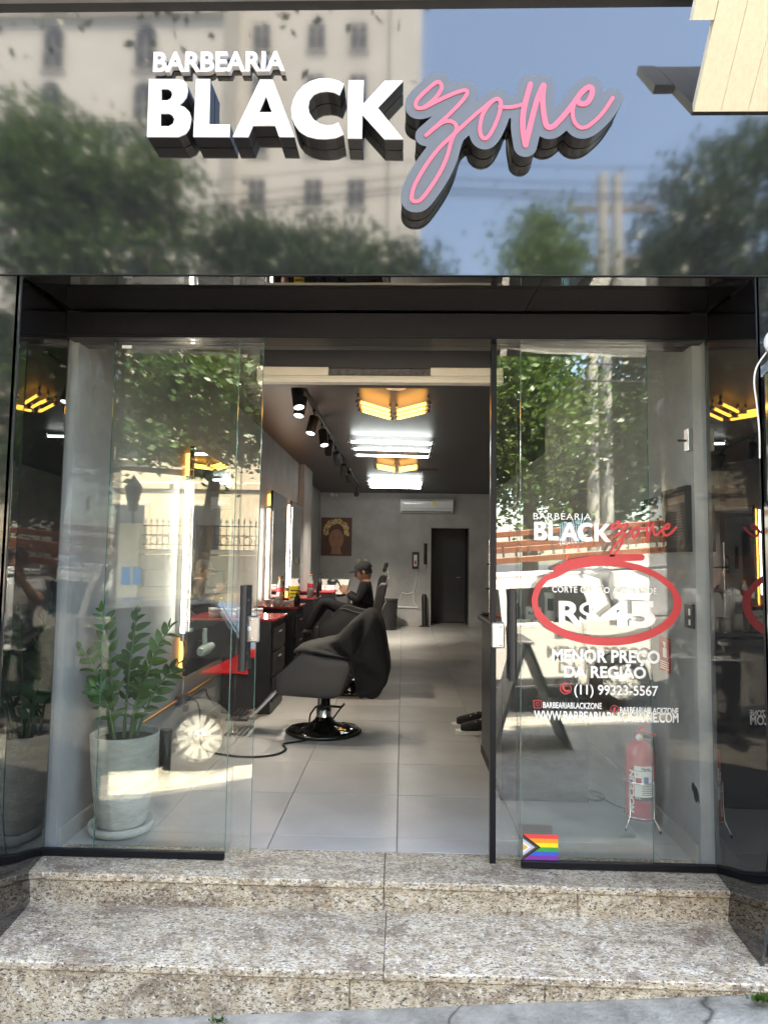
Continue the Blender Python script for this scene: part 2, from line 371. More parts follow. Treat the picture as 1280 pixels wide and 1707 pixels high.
def granite(name, k=1.0):
    m, t, b = new_mat(name); N = t.nodes; L = t.links
    b.inputs['Roughness'].default_value = .38; b.inputs['IOR'].default_value = 1.38
    tc = N.new('ShaderNodeTexCoord'); mp = N.new('ShaderNodeMapping'); mp.inputs['Rotation'].default_value = (.3, .5, .6); L.new(tc.outputs['Object'], mp.inputs[0])
    def noise(s, d, r, vec, dist=0):
        n = N.new('ShaderNodeTexNoise'); n.inputs['Scale'].default_value = s; n.inputs['Detail'].default_value = d; n.inputs['Roughness'].default_value = r; n.inputs['Distortion'].default_value = dist
        L.new(vec, n.inputs[0]); return n.outputs[0]
    def ramp(v, *st):
        r = N.new('ShaderNodeValToRGB'); L.new(v, r.inputs[0]); e = r.color_ramp.elements
        for i, (p, c_) in enumerate(st):
            q = e[i] if i < 2 else e.new(p)
            q.position = p; q.color = (*c_, 1) if isinstance(c_, tuple) else (c_, c_, c_, 1)
        return r.outputs[0]
    def mix(f, a, bb, mode='MIX'):
        x = N.new('ShaderNodeMixRGB'); x.blend_type = mode
        for i, q in enumerate((f, a, bb)):
            if isinstance(q, (int, float)): x.inputs[i].default_value = q
            elif isinstance(q, tuple): x.inputs[i].default_value = (*q, 1)
            else: L.new(q, x.inputs[i])
        return x.outputs[0]
    st = N.new('ShaderNodeMapping'); st.inputs['Rotation'].default_value = (.5, .35, .55); st.inputs['Scale'].default_value = (.65, 1.35, 1.2); L.new(tc.outputs['Object'], st.inputs[0])
    base = ramp(noise(15, 7, .75, mp.outputs[0], .6), (.3, (.25*k, .17*k, .10*k)), (.47, (.46*k, .38*k, .265*k)), (.68, (.62*k, .56*k, .46*k)))
    vein = ramp(noise(5.5, 7, .75, st.outputs[0], 1.1), (.47, 0.0), (.62, 1.0))
    c1 = mix(vein, base, (.17*k, .12*k, .085*k)); c1 = mix(.8, base, c1)
    sm = ramp(noise(85, 6, .8, st.outputs[0], .5), (.515, 0.0), (.565, 1.0)); c2 = mix(sm, c1, (.12*k, .095*k, .075*k))
    wh = ramp(noise(64, 4, .7, mp.outputs[0]), (.56, 0.0), (.68, 1.0)); c3 = mix(wh, c2, (.68*k, .64*k, .57*k))
    sp = ramp(noise(115, 3, .6, st.outputs[0]), (.6, 0.0), (.63, 1.0)); c4 = mix(sp, c3, (.05, .038, .03))
    L.new(c4, b.inputs['Base Color']); return m
def leaf_mat(name, c, c2, tr=.35):
    m, t, b = new_mat(name); N = t.nodes; L = t.links; out = N['Material Output']
    g = N.new('ShaderNodeTexCoord'); n = N.new('ShaderNodeTexNoise'); n.inputs['Scale'].default_value = 1.1; L.new(g.outputs['Object'], n.inputs[0])
    r = N.new('ShaderNodeValToRGB'); L.new(n.outputs[0], r.inputs[0]); r.color_ramp.elements[0].color = (*c, 1); r.color_ramp.elements[1].color = (*c2, 1)
    r.color_ramp.elements[0].position = .35; r.color_ramp.elements[1].position = .65
    L.new(r.outputs[0], b.inputs['Base Color']); b.inputs['Roughness'].default_value = .42
    tl = N.new('ShaderNodeBsdfTranslucent'); L.new(r.outputs[0], tl.inputs[0]); mx = N.new('ShaderNodeMixShader'); mx.inputs[0].default_value = tr
    L.new(b.outputs[0], mx.inputs[1]); L.new(tl.outputs[0], mx.inputs[2]); L.new(mx.outputs[0], out.inputs['Surface']); return m
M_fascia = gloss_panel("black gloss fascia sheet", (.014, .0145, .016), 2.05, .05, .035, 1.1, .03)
M_jamb = gloss_panel("black gloss jamb sheet", (.006, .006, .007), 2.2, .01, .03, 1.6, .0)
M_soffit = gloss_panel("black gloss soffit sheet", (.006, .006, .007), 2.6, .012, .12, 1.4, .0)
M_track = pm("black anodised rail", (.010, .010, .012), .3, ior=1.28)
M_black = pm("black satin", (.014, .014, .016), .4)
M_blackmat = pm("black matt", (.018, .018, .02), .7)
M_dark = pm("graphite", (.05, .05, .055), .5, var=.15)
M_glass = glass("sliding glass", (.975, .99, .982), .115)
M_glassf = glass("fixed glass", (.975, .99, .982), .034)
M_edge = pm("green glass edge", (.10, .20, .17), .15)
M_white = pm("white lacquer", (.70, .70, .72), .4)
M_vinyl = pm("white vinyl", (.80, .79, .76), .5)
M_redvinyl = pm("red vinyl", (.55, .045, .05), .5)
M_pink = pm("pink acrylic", (.66, .125, .19), .35)
M_plate = pm("blue grey sign plate", (.105, .12, .145), .4)
M_side = pm("black sign return", (.02, .02, .024), .3)
M_granite = granite("granite slab", 1.22)
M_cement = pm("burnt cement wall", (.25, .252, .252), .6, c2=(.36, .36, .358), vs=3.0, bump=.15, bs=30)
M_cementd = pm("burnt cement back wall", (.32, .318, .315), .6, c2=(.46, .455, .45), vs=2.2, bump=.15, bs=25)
M_ceil = pm("dark ceiling paint", (.045, .044, .047), .45, var=.12, vs=3)
M_tile = pm("porcelain tile", (.37, .36, .34), .3, c2=(.47, .46, .44), vs=2.5)
def vary(m, amt):
    """a little brightness of its own for every piece"""
    t = m.node_tree; N = t.nodes; L = t.links; b = N["Principled BSDF"]; src = b.inputs['Base Color'].links[0].from_socket
    oi = N.new('ShaderNodeObjectInfo'); mr = N.new('ShaderNodeMapRange'); mr.inputs['To Min'].default_value = 1-amt; mr.inputs['To Max'].default_value = 1+amt*.5; L.new(oi.outputs['Random'], mr.inputs[0])
    h = N.new('ShaderNodeHueSaturation'); L.new(src, h.inputs['Color']); L.new(mr.outputs[0], h.inputs['Value']); L.new(h.outputs[0], b.inputs['Base Color'])
vary(M_tile, .10); vary(M_granite, .12)
M_grout = pm("grout", (.13, .12, .11), .9)
M_basebd = pm("baseboard tile", (.36, .34, .31), .4, var=.1, vs=4)
M_pave = pm("worn concrete pavement", (.17, .158, .13), .9, c2=(.40, .375, .315), vs=7, bump=1.0, bs=45)
M_asph = pm("asphalt", (.05, .05, .052), .9, var=.3, vs=30, bump=.5, bs=120)
M_beige = pm("beige powder coat", (.62, .56, .46), .45, var=.06)
M_cream = pm("cream painted boards", (.66, .60, .45), .6, c2=(.74, .68, .53), vs=5, bump=.4, bs=35, stretch=(14, 14, 1))
M_greybeam = pm("grey render", (.26, .26, .27), .7, var=.12)
M_chrome = pm("chrome", (.8, .8, .82), .08, 1)
M_steel = pm("brushed steel", (.55, .54, .53), .3, 1)
M_mirror = pm("mirror", (.82, .84, .84), .015, 1)
M_leather = pm("black leatherette", (.052, .05, .053), .42, bump=.12, bs=300)
M_cloth = pm("black cape cloth", (.009, .0085, .0095), .85, bump=.1, bs=200)
M_red = pm("red laminate", (.48, .055, .06), .10)
M_skin = pm("skin", (.40, .22, .14), .5, var=.1, vs=12)
M_shirtw = pm("white cotton", (.74, .75, .77), .8, var=.05, bump=.4, bs=18)
M_tube = em("cool white tube", (.80, .93, 1.0), 2.9)
M_amber = em("amber tube", (1.0, .46, .07), 1.1)
M_ledw = em("white led tube", (1.0, .97, .92), 4.0)
M_amberstrip = em("amber strip", (1.0, .42, .06), 1.1)
M_spot = em("spot lamp face", (.9, .96, 1.0), 1.0)
M_neonb = em("blue white neon", (.45, .8, 1.0), .10)
M_neonr = em("red neon", (1.0, .05, .06), .10)
def crack(m, sc_=.7, w_=.005):
    t = m.node_tree; N = t.nodes; L = t.links; b = N["Principled BSDF"]; src = b.inputs['Base Color'].links[0].from_socket
    tc = N.new('ShaderNodeTexCoord'); nz = N.new('ShaderNodeTexNoise'); nz.inputs['Scale'].default_value = 5; L.new(tc.outputs['Object'], nz.inputs[0])
    mx = N.new('ShaderNodeMixRGB'); mx.inputs[0].default_value = .12; L.new(tc.outputs['Object'], mx.inputs[1]); L.new(nz.outputs['Color'], mx.inputs[2])
    v = N.new('ShaderNodeTexVoronoi'); v.feature = 'DISTANCE_TO_EDGE'; v.inputs['Scale'].default_value = sc_; L.new(mx.outputs[0], v.inputs[0])
    r = N.new('ShaderNodeValToRGB'); L.new(v.outputs['Distance'], r.inputs[0]); r.color_ramp.elements[0].position = 0; r.color_ramp.elements[1].position = w_; r.color_ramp.elements[0].color = (.25, .24, .22, 1)
    mu = N.new('ShaderNodeMixRGB'); mu.blend_type = 'MULTIPLY'; mu.inputs[0].default_value = 1; L.new(src, mu.inputs[1]); L.new(r.outputs[0], mu.inputs[2]); L.new(mu.outputs[0], b.inputs['Base Color'])
crack(M_pave)
M_rubber = pm("rubber", (.015, .015, .015), .75)
# ------------------------------------------------------------------ ground
def gz(x, y):
    z = -.232+.068*14*math.tanh(x/14)
    if y < -.6: z += .03*max(y+.6, -3.4)
    return z
def sheet(name, x0, x1, y0, y1, nx, ny, dz, m):
    b = MB(); vs = []; fs = []
    for i in range(nx+1):
        for j in range(ny+1):
            x = x0+(x1-x0)*i/nx; y = y0+(y1-y0)*j/ny; vs.append((x, y, gz(x, y)+dz))
    for i in range(nx):
        for j in range(ny):
            a = i*(ny+1)+j; fs.append((a, a+ny+1, a+ny+2, a+1))
    return b.add(vs, fs).build(name, m, None, 'structure')
sheet("ground", -300, 300, -400, 60, 120, 46, -.16, M_asph)
sheet("road", -70, 70, -11.4, -4.02, 100, 6, -.095, M_asph)
b = MB()
def ground_strip(b, y0, y1, h, n=100, x0=-70, x1=70):
    vs = []; 
    for i in range(n+1):
        x = x0+(x1-x0)*i/n
        vs += [(x, y0, gz(x, y0)-.16), (x, y0, gz(x, y0)+h), (x, y1, gz(x, y1)+h), (x, y1, gz(x, y1)-.16)]
    b.add(vs, [(4*i+k, 4*i+k+1, 4*i+5+k, 4*i+4+k) for i in range(n) for k in range(3)])
ground_strip(b, -3.85, .0, .0); b.build("pavement", M_pave, None, 'structure')
b = MB(); ground_strip(b, -4.0, -3.86, .002, x0=-40, x1=40)
b.build("kerb", M_pave, None, 'structure')
b = MB(); ground_strip(b, -14.4, -11.42, .0); b.build("opposite_pavement", M_pave, None, 'structure')

# ------------------------------------------------------------------ granite steps
steps = bpy.data.objects.new("steps", None); col.objects.link(steps); steps['kind'] = 'structure'
XL, XR = -1.592, 1.383
def slab(x0, x1, y0, y1, z0, z1): MB().box(x0, x1, y0, y1, z0, z1, .004).build("granite_slab", M_granite, steps)
slab(XL, -.0625, -.195, .1, -.03, 0); slab(-.0605, XR, -.195, .1, -.03, -.0005)
slab(XL, -.0625, -.187, -.15, -.135, -.031); slab(-.0605, .742, -.187, -.15, -.135, -.031); slab(.744, XR, -.187, -.15, -.135, -.031)
slab(XL, -.051, -.61, -.16, -.152, -.1225); slab(-.049, XR, -.61, -.16, -.152, -.123)
slab(XL, -.171, -.601, -.57, -.55, -.1535); slab(-.169, .52, -.601, -.57, -.5, -.1535); slab(.522, XR, -.601, -.57, -.5, -.1535)
MB().box(XL, XR, -.56, .1, -.6, -.16).build("step_core", M_dark, steps)

# ------------------------------------------------------------------ the shopfront
shop = thing("barber_shop", "single storey barber shop with a black gloss facade and a recessed glass entrance", "shop front", (0, -.5, 0))
def panel(name, quad, t, m, parent=shop):
    """sheet of thickness t behind the given front quad (counter-clockwise seen from outside)"""
    q = [Vector(p) for p in quad]; n = (q[1]-q[0]).cross(q[3]-q[0]).normalized()
    b = MB(); vs = q+[p-n*t for p in q]
    b.add(vs, [(0, 1, 2, 3), (7, 6, 5, 4)]+[(i, i+4, (i+1) % 4+4, (i+1) % 4) for i in range(4)])
    return b.build(name, m, parent)
FZ = 2.472
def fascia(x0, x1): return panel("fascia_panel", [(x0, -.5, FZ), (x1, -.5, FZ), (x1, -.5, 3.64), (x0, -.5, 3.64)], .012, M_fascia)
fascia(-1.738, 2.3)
# soffit under the fascia
for x0, x1 in ((-1.553, .545), (.548, 1.366)):
    panel("soffit_panel", [(x0, -.065, FZ+.018), (x1, -.065, FZ+.018), (x1, -.498, FZ-.004), (x0, -.498, FZ-.004)], .01, M_soffit)
# jambs, each of two sheets
LJ = ((-1.592, -.02), (-1.577, -.262), (-1.562, -.5)); RJ = ((1.383, -.02), (1.377, -.262), (1.371, -.5))
def jamb(J, foot, sg):
    """two lacquered sheets; their lower ends bend in over the steps"""
    for i in range(2):
        mb = MB(); zs = [FZ+.018-.022*i, 1.7, .9, .45, .3, .2, .1, -.05, -.2, -.5]; vs = []; N_ = 5
        for z in zs:
            k = min(1, max(0, (.3-z)/.45)); k = .5*k*k
            for j in range(N_):
                t = i/2+j/(N_-1)/2; u = t*2; q = min(1, int(u)); u -= q
                x = J[q][0]+(J[q+1][0]-J[q][0])*u; y = J[q][1]+(J[q+1][1]-J[q][1])*u
                fx = foot[q][0]+(foot[q+1][0]-foot[q][0])*u
                vs.append((x+(fx-x)*k, y, z))
        n = len(zs); fs = [(r*N_+j, r*N_+j+1, (r+1)*N_+j+1, (r+1)*N_+j) for r in range(n-1) for j in range(N_-1)]
        if sg < 0: fs = [f[::-1] for f in fs]
        m0 = len(vs); vs2 = [(x+sg*.012, y, z) for x, y, z in vs]; rim = [j for j in range(N_)]+[r*N_+N_-1 for r in range(1, n)]+[(n-1)*N_+j for j in range(N_-2, -1, -1)]+[r*N_ for r in range(n-2, 0, -1)]
        mb.add(vs+vs2, fs, True); mb.f += [tuple(q+m0 for q in f[::-1]) for f in fs]; mb.sm += [True]*len(fs)
        R_ = len(rim); mb.add([vs[a] for a in rim]+[vs2[a] for a in rim], [(a, (a+1) % R_, (a+1) % R_+R_, a+R_) for a in range(R_)])
        mb.build("jamb_panel", M_jamb, shop)
jamb(LJ, ((-1.592, 0), (-1.487, 0), (-1.45, 0)), -1); jamb(RJ, ((1.383, 0), (1.292, 0), (1.262, 0)), 1)
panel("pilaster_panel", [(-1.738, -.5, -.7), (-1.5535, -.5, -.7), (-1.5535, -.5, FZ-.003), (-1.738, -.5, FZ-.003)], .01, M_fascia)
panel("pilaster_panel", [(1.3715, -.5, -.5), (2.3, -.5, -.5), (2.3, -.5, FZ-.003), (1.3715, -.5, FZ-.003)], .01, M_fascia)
b = MB(); b.tube([(-1.553, -.5, 0.0), (-1.553, -.5, FZ)], .003, 6); b.tube([(1.3712, -.5, 0.0), (1.3712, -.5, FZ)], .003, 6); b.tube([(-1.738, -.503, FZ), (2.3, -.503, FZ)], .003, 6)
b.build("edge_trim", M_track, shop)
MB().box(-1.95, 2.6, -.56, .1, 3.642, 3.8, .01).build("roof_beam", M_greybeam, shop)
MB().prism([(-1.95, 3.805), (2.6, 3.805), (2.6, 8.2), (1.9, 7.5), (-1.4, 3.9), (-1.95, 3.85)], lambda a, c, d: (a, d, c), -.45, .1).build("shadow_gable", M_greybeam, shop)  # unseen gable, added and sloped to slant the shadow edge on the pavement
MB().box(-1.9, -1.745, -.498, .02, -.8, 3.63).build("side_wall", M_dark, shop)
MB().box(-1.738, 2.3, -.485, .12, 2.52, 3.63).build("fascia_core", M_black, shop)
# header rail above the glass
MB().box(XL, XR, -.06, .065, 2.366, 2.486, .004).box(XL, XR, -.064, -.058, 2.372, 2.381).build("header_rail", M_track, shop)

# ------------------------------------------------------------------ the room
room = bpy.data.objects.new("barber_room", None); col.objects.link(room); room['kind'] = 'structure'
def wall(name, x0, x1, y0, y1, z0, z1, m): return MB().box(x0, x1, y0, y1, z0, z1).build(name, m, None, 'structure')
YB, CZ = 11.2, 2.78
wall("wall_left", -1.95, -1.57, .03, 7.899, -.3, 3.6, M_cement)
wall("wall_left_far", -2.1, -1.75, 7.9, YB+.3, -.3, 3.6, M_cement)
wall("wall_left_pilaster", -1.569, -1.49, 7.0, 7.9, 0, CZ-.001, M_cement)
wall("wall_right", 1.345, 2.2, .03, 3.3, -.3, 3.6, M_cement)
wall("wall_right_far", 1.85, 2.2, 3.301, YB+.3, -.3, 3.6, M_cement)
wall("wall_back_left", -1.749, .6, YB, YB+.25, -.1, CZ, M_cementd); wall("wall_back_right", 1.4, 1.849, YB, YB+.25, -.1, CZ, M_cementd)
wall("wall_back_over_door", .6005, 1.3995, YB, YB+.25, 2.055, CZ, M_cementd)
wall("passage_wall_left", .4, .598, YB+.251, YB+1.3, -.1, 2.3, M_dark); wall("passage_wall_right", 1.402, 1.6, YB+.251, YB+1.3, -.1, 2.3, M_dark)
wall("passage_wall_back", .4, 1.6, YB+1.31, YB+1.5, -.3, 2.3, M_dark)
wall("passage_ceiling", .4, 1.6, YB+.251, YB+1.5, 2.301, 2.4, M_dark)
pd = thing("back_door", "plain dark grey door at the end of the passage in the back wall", "door", (1.0, YB+.9, 0))
MB().box(.6, 1.4, YB+.88, YB+.93, 0.01, 2.29, .004).build("door_leaf", M_dark, pd); MB().tube([(1.29, YB+.86, 1.0), (1.2, YB+.86, 1.0)], .01).build("handle", M_steel, pd)
wall("ceiling", -1.92, 2.0, .13, YB+1.45, CZ+.001, 3.5, M_ceil)
wall("roof", -1.9, 2.25, .12, YB+1.8, 3.61, 4.0, M_greybeam)
wall("lintel", -1.569, 1.344, .07, .128, 2.367, 3.5, M_ceil)
floor = MB().box(-1.749, 1.85, .1, YB+1.6, -.3, -.006).build("floor", M_grout, None, 'structure')
tile_me = {}
xs = [-1.749]+[-.01+.6*k for k in range(-2, 4)]+[1.849]; ys = [.1005, .261]+[.261+.6*k for k in range(1, 19)]+[YB]
ys = [y for y in ys if y <= YB]
for i in range(len(xs)-1):
    for j in range(len(ys)-1):
        x0, x1, y0, y1 = xs[i], xs[i+1], ys[j], ys[j+1]
        key = (round(x1-x0, 3), round(y1-y0, 3))
        if key[0] < .02 or key[1] < .02: continue
        if key not in tile_me:
            t = MB().box(-key[0]/2+.0016, key[0]/2-.0016, -key[1]/2+.0016, key[1]/2-.0016, -.008, 0, .0012).build("floor_tile", M_tile, floor)
            tile_me[key] = t.data; t.location = ((x0+x1)/2, (y0+y1)/2, 0)
        else: t = share("floor_tile", tile_me[key], floor, ((x0+x1)/2, (y0+y1)/2, 0))
        t.location.z = random.uniform(-.0004, .0004)
# passage floor
MB().box(.6, 1.4, YB+.002, YB+.87, -.01, -.001).build("floor_tile", M_tile, floor)
# baseboards piece by piece
def base_run(p0, p1, nrm, h=.08, L=.6):
    p0, p1 = Vector(p0), Vector(p1); d = (p1-p0); n = max(1, round(d.length/L)); u = d.normalized(); rot = Matrix((u, Vector(nrm), Vector((0, 0, 1)))).transposed()
    for i in range(n):
        l = d.length/n; c = p0+u*(l*(i+.5))+Vector(nrm)*.006+Vector((0, 0, h/2))
        MB().obox(c, (l/2-.001, .006, h/2), rot, .002).build("baseboard_tile", M_basebd, room)
base_run((-1.57, .05, 0), (-1.57, 6.9, 0), (1, 0, 0), .085); base_run((1.345, .05, 0), (1.345, 3.29, 0), (-1, 0, 0), .085)
base_run((-1.74, YB, 0), (.59, YB, 0), (0, -1, 0)); base_run((1.41, YB, 0), (1.84, YB, 0), (0, -1, 0))

# ------------------------------------------------------------------ big sign on the fascia
g = thing("sign_lettering", "row of small white capital letters reading BARBEARIA at the top of the black fascia", "sign lettering", (-.77, -.51, 3.31))
v, f = GEO['barb']
ax = np.array(v); lo, hi = ax.min(0), ax.max(0)
for vv, ff in islands(v, f):
    q = [(-1.041+(p[0]-lo[0])/(hi[0]-lo[0])*.541, 3.314+(p[1]-lo[1])/(hi[1]-lo[1])*.087, p[2]) for p in vv]
    MB().geo((q, ff), y=-.516).build("letter", M_white, g)
g = thing("channel_sign", "large white channel letters reading BLACK standing far out from the fascia on black returns", "sign", (-.5, -.51, 2.95))
for k in "BLACK":
    o = MB().geo(GEO['F_'+k], y=-.5705).build("letter", M_white, g)
    MB().geo(GEO['B_'+k], y=-.5345).build("letter_return", M_side, o)
g = thing("script_sign", "pink handwritten word zone on a blue grey cut out plate with deep black returns", "sign", (.4, -.51, 2.6))
MB().geo(GEO['zplate'], y=-.563).build("face_plate", M_plate, g)
MB().geo(GEO['zback'], y=-.53).build("sign_return", M_side, g)
MB().geo(GEO['zone'], y=-.571).build("script_letters", M_pink, g)
for p_ in list(g.children):
    if p_.name.startswith("face_plate"):
        p_.data.materials.append(M_side)
        for q in p_.data.polygons:
            if abs(q.normal.y) < .5: q.material_index = 1

# ------------------------------------------------------------------ glass
def pane(mb, x0, x1, y0, y1, z0, z1): return mb.box(x0, x1, y0, y1, z0, z1)
def handle(parent, x, ys_, z0, z1):
    for y in ys_:
        MB().tube([(x, y, z0), (x, y, z1)], .0185, 14).build("pull_handle", M_black, parent)
    hb = MB().tube([(x, ys_[0], z0+.07), (x, ys_[-1], z0+.07)], .008).tube([(x, ys_[0], z1-.07), (x, ys_[-1], z1-.07)], .008)
    each(hb, "handle_bolt", M_steel, parent)
# fixed panes
fl = thing("fixed_pane", "clear fixed glass pane left of the open door with a small label near its top", "glass pane", (-1.18, -.03, .02), "fixed shopfront panes")
MB().box(XL+.001, -.774, -.036, -.026, .03, 2.362).build("glass", M_glassf, fl); MB().box(XL+.001, -.774, -.043, -.019, .003, .034, .003).build("bottom_rail", M_track, fl)
MB().box(-.7745, -.7725, -.036, -.026, .03, 2.362).build("glass_edge", M_edge, fl)
MB().box(-1.33, -1.285, -.0375, -.0365, 2.318, 2.333).build("small_label", M_vinyl, fl)
fr = thing("fixed_pane", "fixed glass pane on the right covered with white price lettering and a red oval", "glass pane", (.96, -.03, .02), "fixed shopfront panes")
MB().box(.536, XR-.001, -.036, -.026, .03, 2.362).build("glass", M_glassf, fr); MB().box(.536, XR-.001, -.043, -.019, .003, .034, .003).build("bottom_rail", M_track, fr)
MB().box(.5345, .536, -.036, -.026, .03, 2.362).build("glass_edge", M_edge, fr)
def dec(name, m, *items):
    mb = MB()
    for it in items:
        if isinstance(it[0], str): mb.geo(GEO[it[0]], *it[1:], y=-.0372)
        else: mb.geo(it, y=-.0372)
    return mb.build(name, m, fr)
dec("shop_name_decal", M_vinyl, ('d_barb', .592, .852, 1.535, 1.564))
bx = [p[0] for L in BLACK.values() for l in L for p in l]; bz = [p[1] for L in BLACK.values() for l in L for p in l]
mb = MB()
for k in "BLACK":
    v, f = GEO['F_'+k]
    mb.geo(([(.595+(p[0]-min(bx))/(max(bx)-min(bx))*.345, 1.436+(p[1]-min(bz))/(max(bz)-min(bz))*.088, p[2]*.02) for p in v], f), y=-.0372)
mb.build("shop_name_decal", M_vinyl, fr)
dec("script_decal", M_redvinyl, GEO['d_zone']); dec("oval_decal", M_redvinyl, GEO['ell'])
dec("caption_decal", M_vinyl, ('corte', .675, .932, 1.206, 1.234)); dec("caption_decal", M_vinyl, ('apart', .947, 1.14, 1.205, 1.232)); dec("price_decal", M_vinyl, ('r', .704, .884, 1.043, 1.17), ('n45', .893, 1.134, 1.053, 1.175))
dec("slogan_decal", M_vinyl, ('menor', .674, 1.151, .884, .955)); dec("slogan_decal", M_vinyl, ('da', .727, 1.089, .829, .894))
dec("phone_decal", M_vinyl, ('tel', .771, 1.141, .742, .8)); dec("account_decal", M_vinyl, ('ig', .633, .892, .693, .720)); dec("account_decal", M_vinyl, ('ig', .972, 1.229, .678, .705))
dec("website_decal", M_vinyl, ('www', .593, 1.228, .640, .682)); 
ic = GEO['icons']; dec("phone_icon", M_redvinyl, ic[0], ic[1]); dec("camera_icon", M_redvinyl, ic[2], ic[3]); dec("letter_icon", M_redvinyl, ic[4], ('f', .9425, .9535, .682, .704))
# sliding doors
dl = thing("sliding_door", "left glass door slid open with tall black pull handle and a small lock plate", "glass door", (-1.02, .02, .02), "sliding glass doors")
MB().box(-1.386, -.672, .015, .025, .012, 2.364).build("glass", M_glass, dl)
MB().box(-.672, -.6705, .015, .025, .012, 2.364).box(-1.3875, -1.386, .015, .025, .012, 2.364).build("glass_edge", M_edge, dl)
handle(dl, -.722, (-.022, .062), .83, 1.215)
MB().box(-.716, -.655, .004, .036, .955, 1.075, .006).build("lock_plate", M_steel, dl)
MB().lathe([(.012, 0), (.012, .003), (.0, .003)], (-.70, .002, 1.017), 14, axis='y').build("lock_sticker", M_vinyl, dl)
for z in (.972, 1.058): MB().lathe([(.006, 0), (.006, .003), (0, .003)], (-.69, .003, z), 10, axis='y').build("screw", M_chrome, dl)
dr = thing("sliding_door", "right glass door with a black edge post, strike plate and tall black pull handle", "glass door", (.76, .02, .02), "sliding glass doors")
MB().box(.431, 1.13, .015, .025, .012, 2.364).build("glass", M_glass, dr)
MB().box(1.13, 1.1315, .015, .025, .012, 2.364).build("glass_edge", M_edge, dr)
MB().box(.404, .4305, .002, .038, .0, 2.364, .002).build("edge_post", M_track, dr)
handle(dr, .503, (-.012, .062), .805, 1.21)
MB().box(.409, .468, -.006, .044, .948, 1.066, .006).build("strike_plate", M_steel, dr)
for z in (.966, 1.048): MB().lathe([(.007, 0), (.007, .003), (0, .003)], (.447, -.007, z), 10, axis='y').build("screw", M_chrome, dr)
fg = thing("flag_sticker", "rainbow flag sticker with a striped chevron at the lower left of the price pane", "sticker", (.62, .012, .04))
fx0, fx1, fz0, fz1 = .543, .697, .038, .147
sy_ = -.0372
for i, c in enumerate(((.75, .05, .05), (.85, .3, .02), (.85, .68, .02), (.03, .3, .06), (.03, .10, .5), (.2, .03, .3))):
    h = (fz1-fz0)/6; MB().box(fx0, fx1, sy_-.0004, sy_, fz1-(i+1)*h+.0002, fz1-i*h).build("stripe", pm("flag ink", c, .5), fg)
cz_ = (fz0+fz1)/2; hh = (fz1-fz0)/2
for i, (wd, c) in enumerate(((.078, (.01, .01, .01)), (.064, (.12, .05, .02)), (.052, (.25, .55, .75)), (.042, (.8, .35, .45)), (.033, (.8, .8, .8)), (.024, (.8, .62, .02)))):
    s_ = wd/.078
    MB().prism([(fx0+.0002, cz_-hh*s_), (fx0+wd, cz_), (fx0+.0002, cz_+hh*s_)], lambda a, c_, d: (a, sy_-.0006-d, c_), i*.0004, i*.0004+.0003).build("chevron", pm("flag ink", c, .5), fg)
MB().geo(loops_geo([circ(.552, cz_, .0065, 16), circ(.552, cz_, .0048, 16)], .0004), y=sy_-.0036).build("ring_mark", pm("flag violet ink", (.25, .02, .35), .5), fg)
tag(fg, fg['label'], 'sticker')

# ------------------------------------------------------------------ neighbours to either side
nb = thing("neighbour_building", "neighbouring building on the left with dark grey slatted siding", "building", (-2.6, -.6, -.8))
MB().box(-9, -1.95, -.35, 11, -1.4, 6.5).build("wall", M_dark, nb)
for k in range(34): MB().box(-3.4, -1.76, -.42-.004*(k % 2), -.36, -.8+k*.16, -.645+k*.16, .006).build("siding_board", M_dark, nb)
nr = thing("neighbour_building", "neighbouring building on the right in pale render", "building", (5, 0, 0))
MB().box(2.62, 12, -.3, 11, -1, 9.8).build("wall", pm("pale render", (.5, .46, .4), .8, var=.1), nr)  # unseen upper wall, raised so its shadow reaches farther over the pavement
cn = thing("wooden_eave", "cream painted wooden eave with plank seams jutting out above the right end of the sign", "eave", (1.6, -.6, 3.1))
def slope_board(x0, x1, name, y0=-.512, z0=3.145, t1=1.9, xo=0.0):
    P = lambda x, t, d: (x, y0-.2*t+d*.06, z0+.24*t+d*.05)
    vs = [P(x0, 0, 0), P(x1, 0, 0), P(x1, t1, 0), P(x0, t1, 0), P(x0, 0, .45), P(x1, 0, .45), P(x1, t1, .45), P(x0, t1, .45)]
    MB().add(vs, [(0, 1, 2, 3), (7, 6, 5, 4), (0, 4, 5, 1), (1, 5, 6, 2), (2, 6, 7, 3), (3, 7, 4, 0)]).build(name, M_cream, cn)
for i in range(9): slope_board(1.142+i*.106, 1.142+i*.106+.1045, "plank")
slope_board(1.06, 1.139, "plank", -.512-.2*.95, 3.145+.24*.95, 1.0)
gl = thing("globe_lamp", "white globe wall lamp with a hanging white cable at the right end of the facade", "wall lamp", (1.40, -.56, 2.18))
MB().ell((1.41, -.585, 2.185), (.052, .052, .052), 20, 14).build("globe", pm("opal glass", (.8, .82, .85), .15), gl)
MB().tube(smooth3([(1.375, -.56, 2.15), (1.352, -.53, 2.10), (1.347, -.52, 2.04), (1.358, -.515, 1.95), (1.364, -.515, 1.85), (1.366, -.51, 1.75)]), .0035, 6).build("cable", M_white, gl)
MB().box(1.40, 1.42, -.54, -.502, 2.17, 2.2).build("bracket", M_steel, gl)
lb = thing("glass_display_box", "tall clear glazed display box with steel edges hanging at the right end of the facade", "display box", (1.5, -.56, 1.6))
MB().box(1.383, 1.6, -.60, -.505, 1.57, 2.085, .012).build("case", M_chrome, lb)
MB().box(1.40, 1.59, -.607, -.601, 1.62, 2.05).build("window", M_mirror, lb)
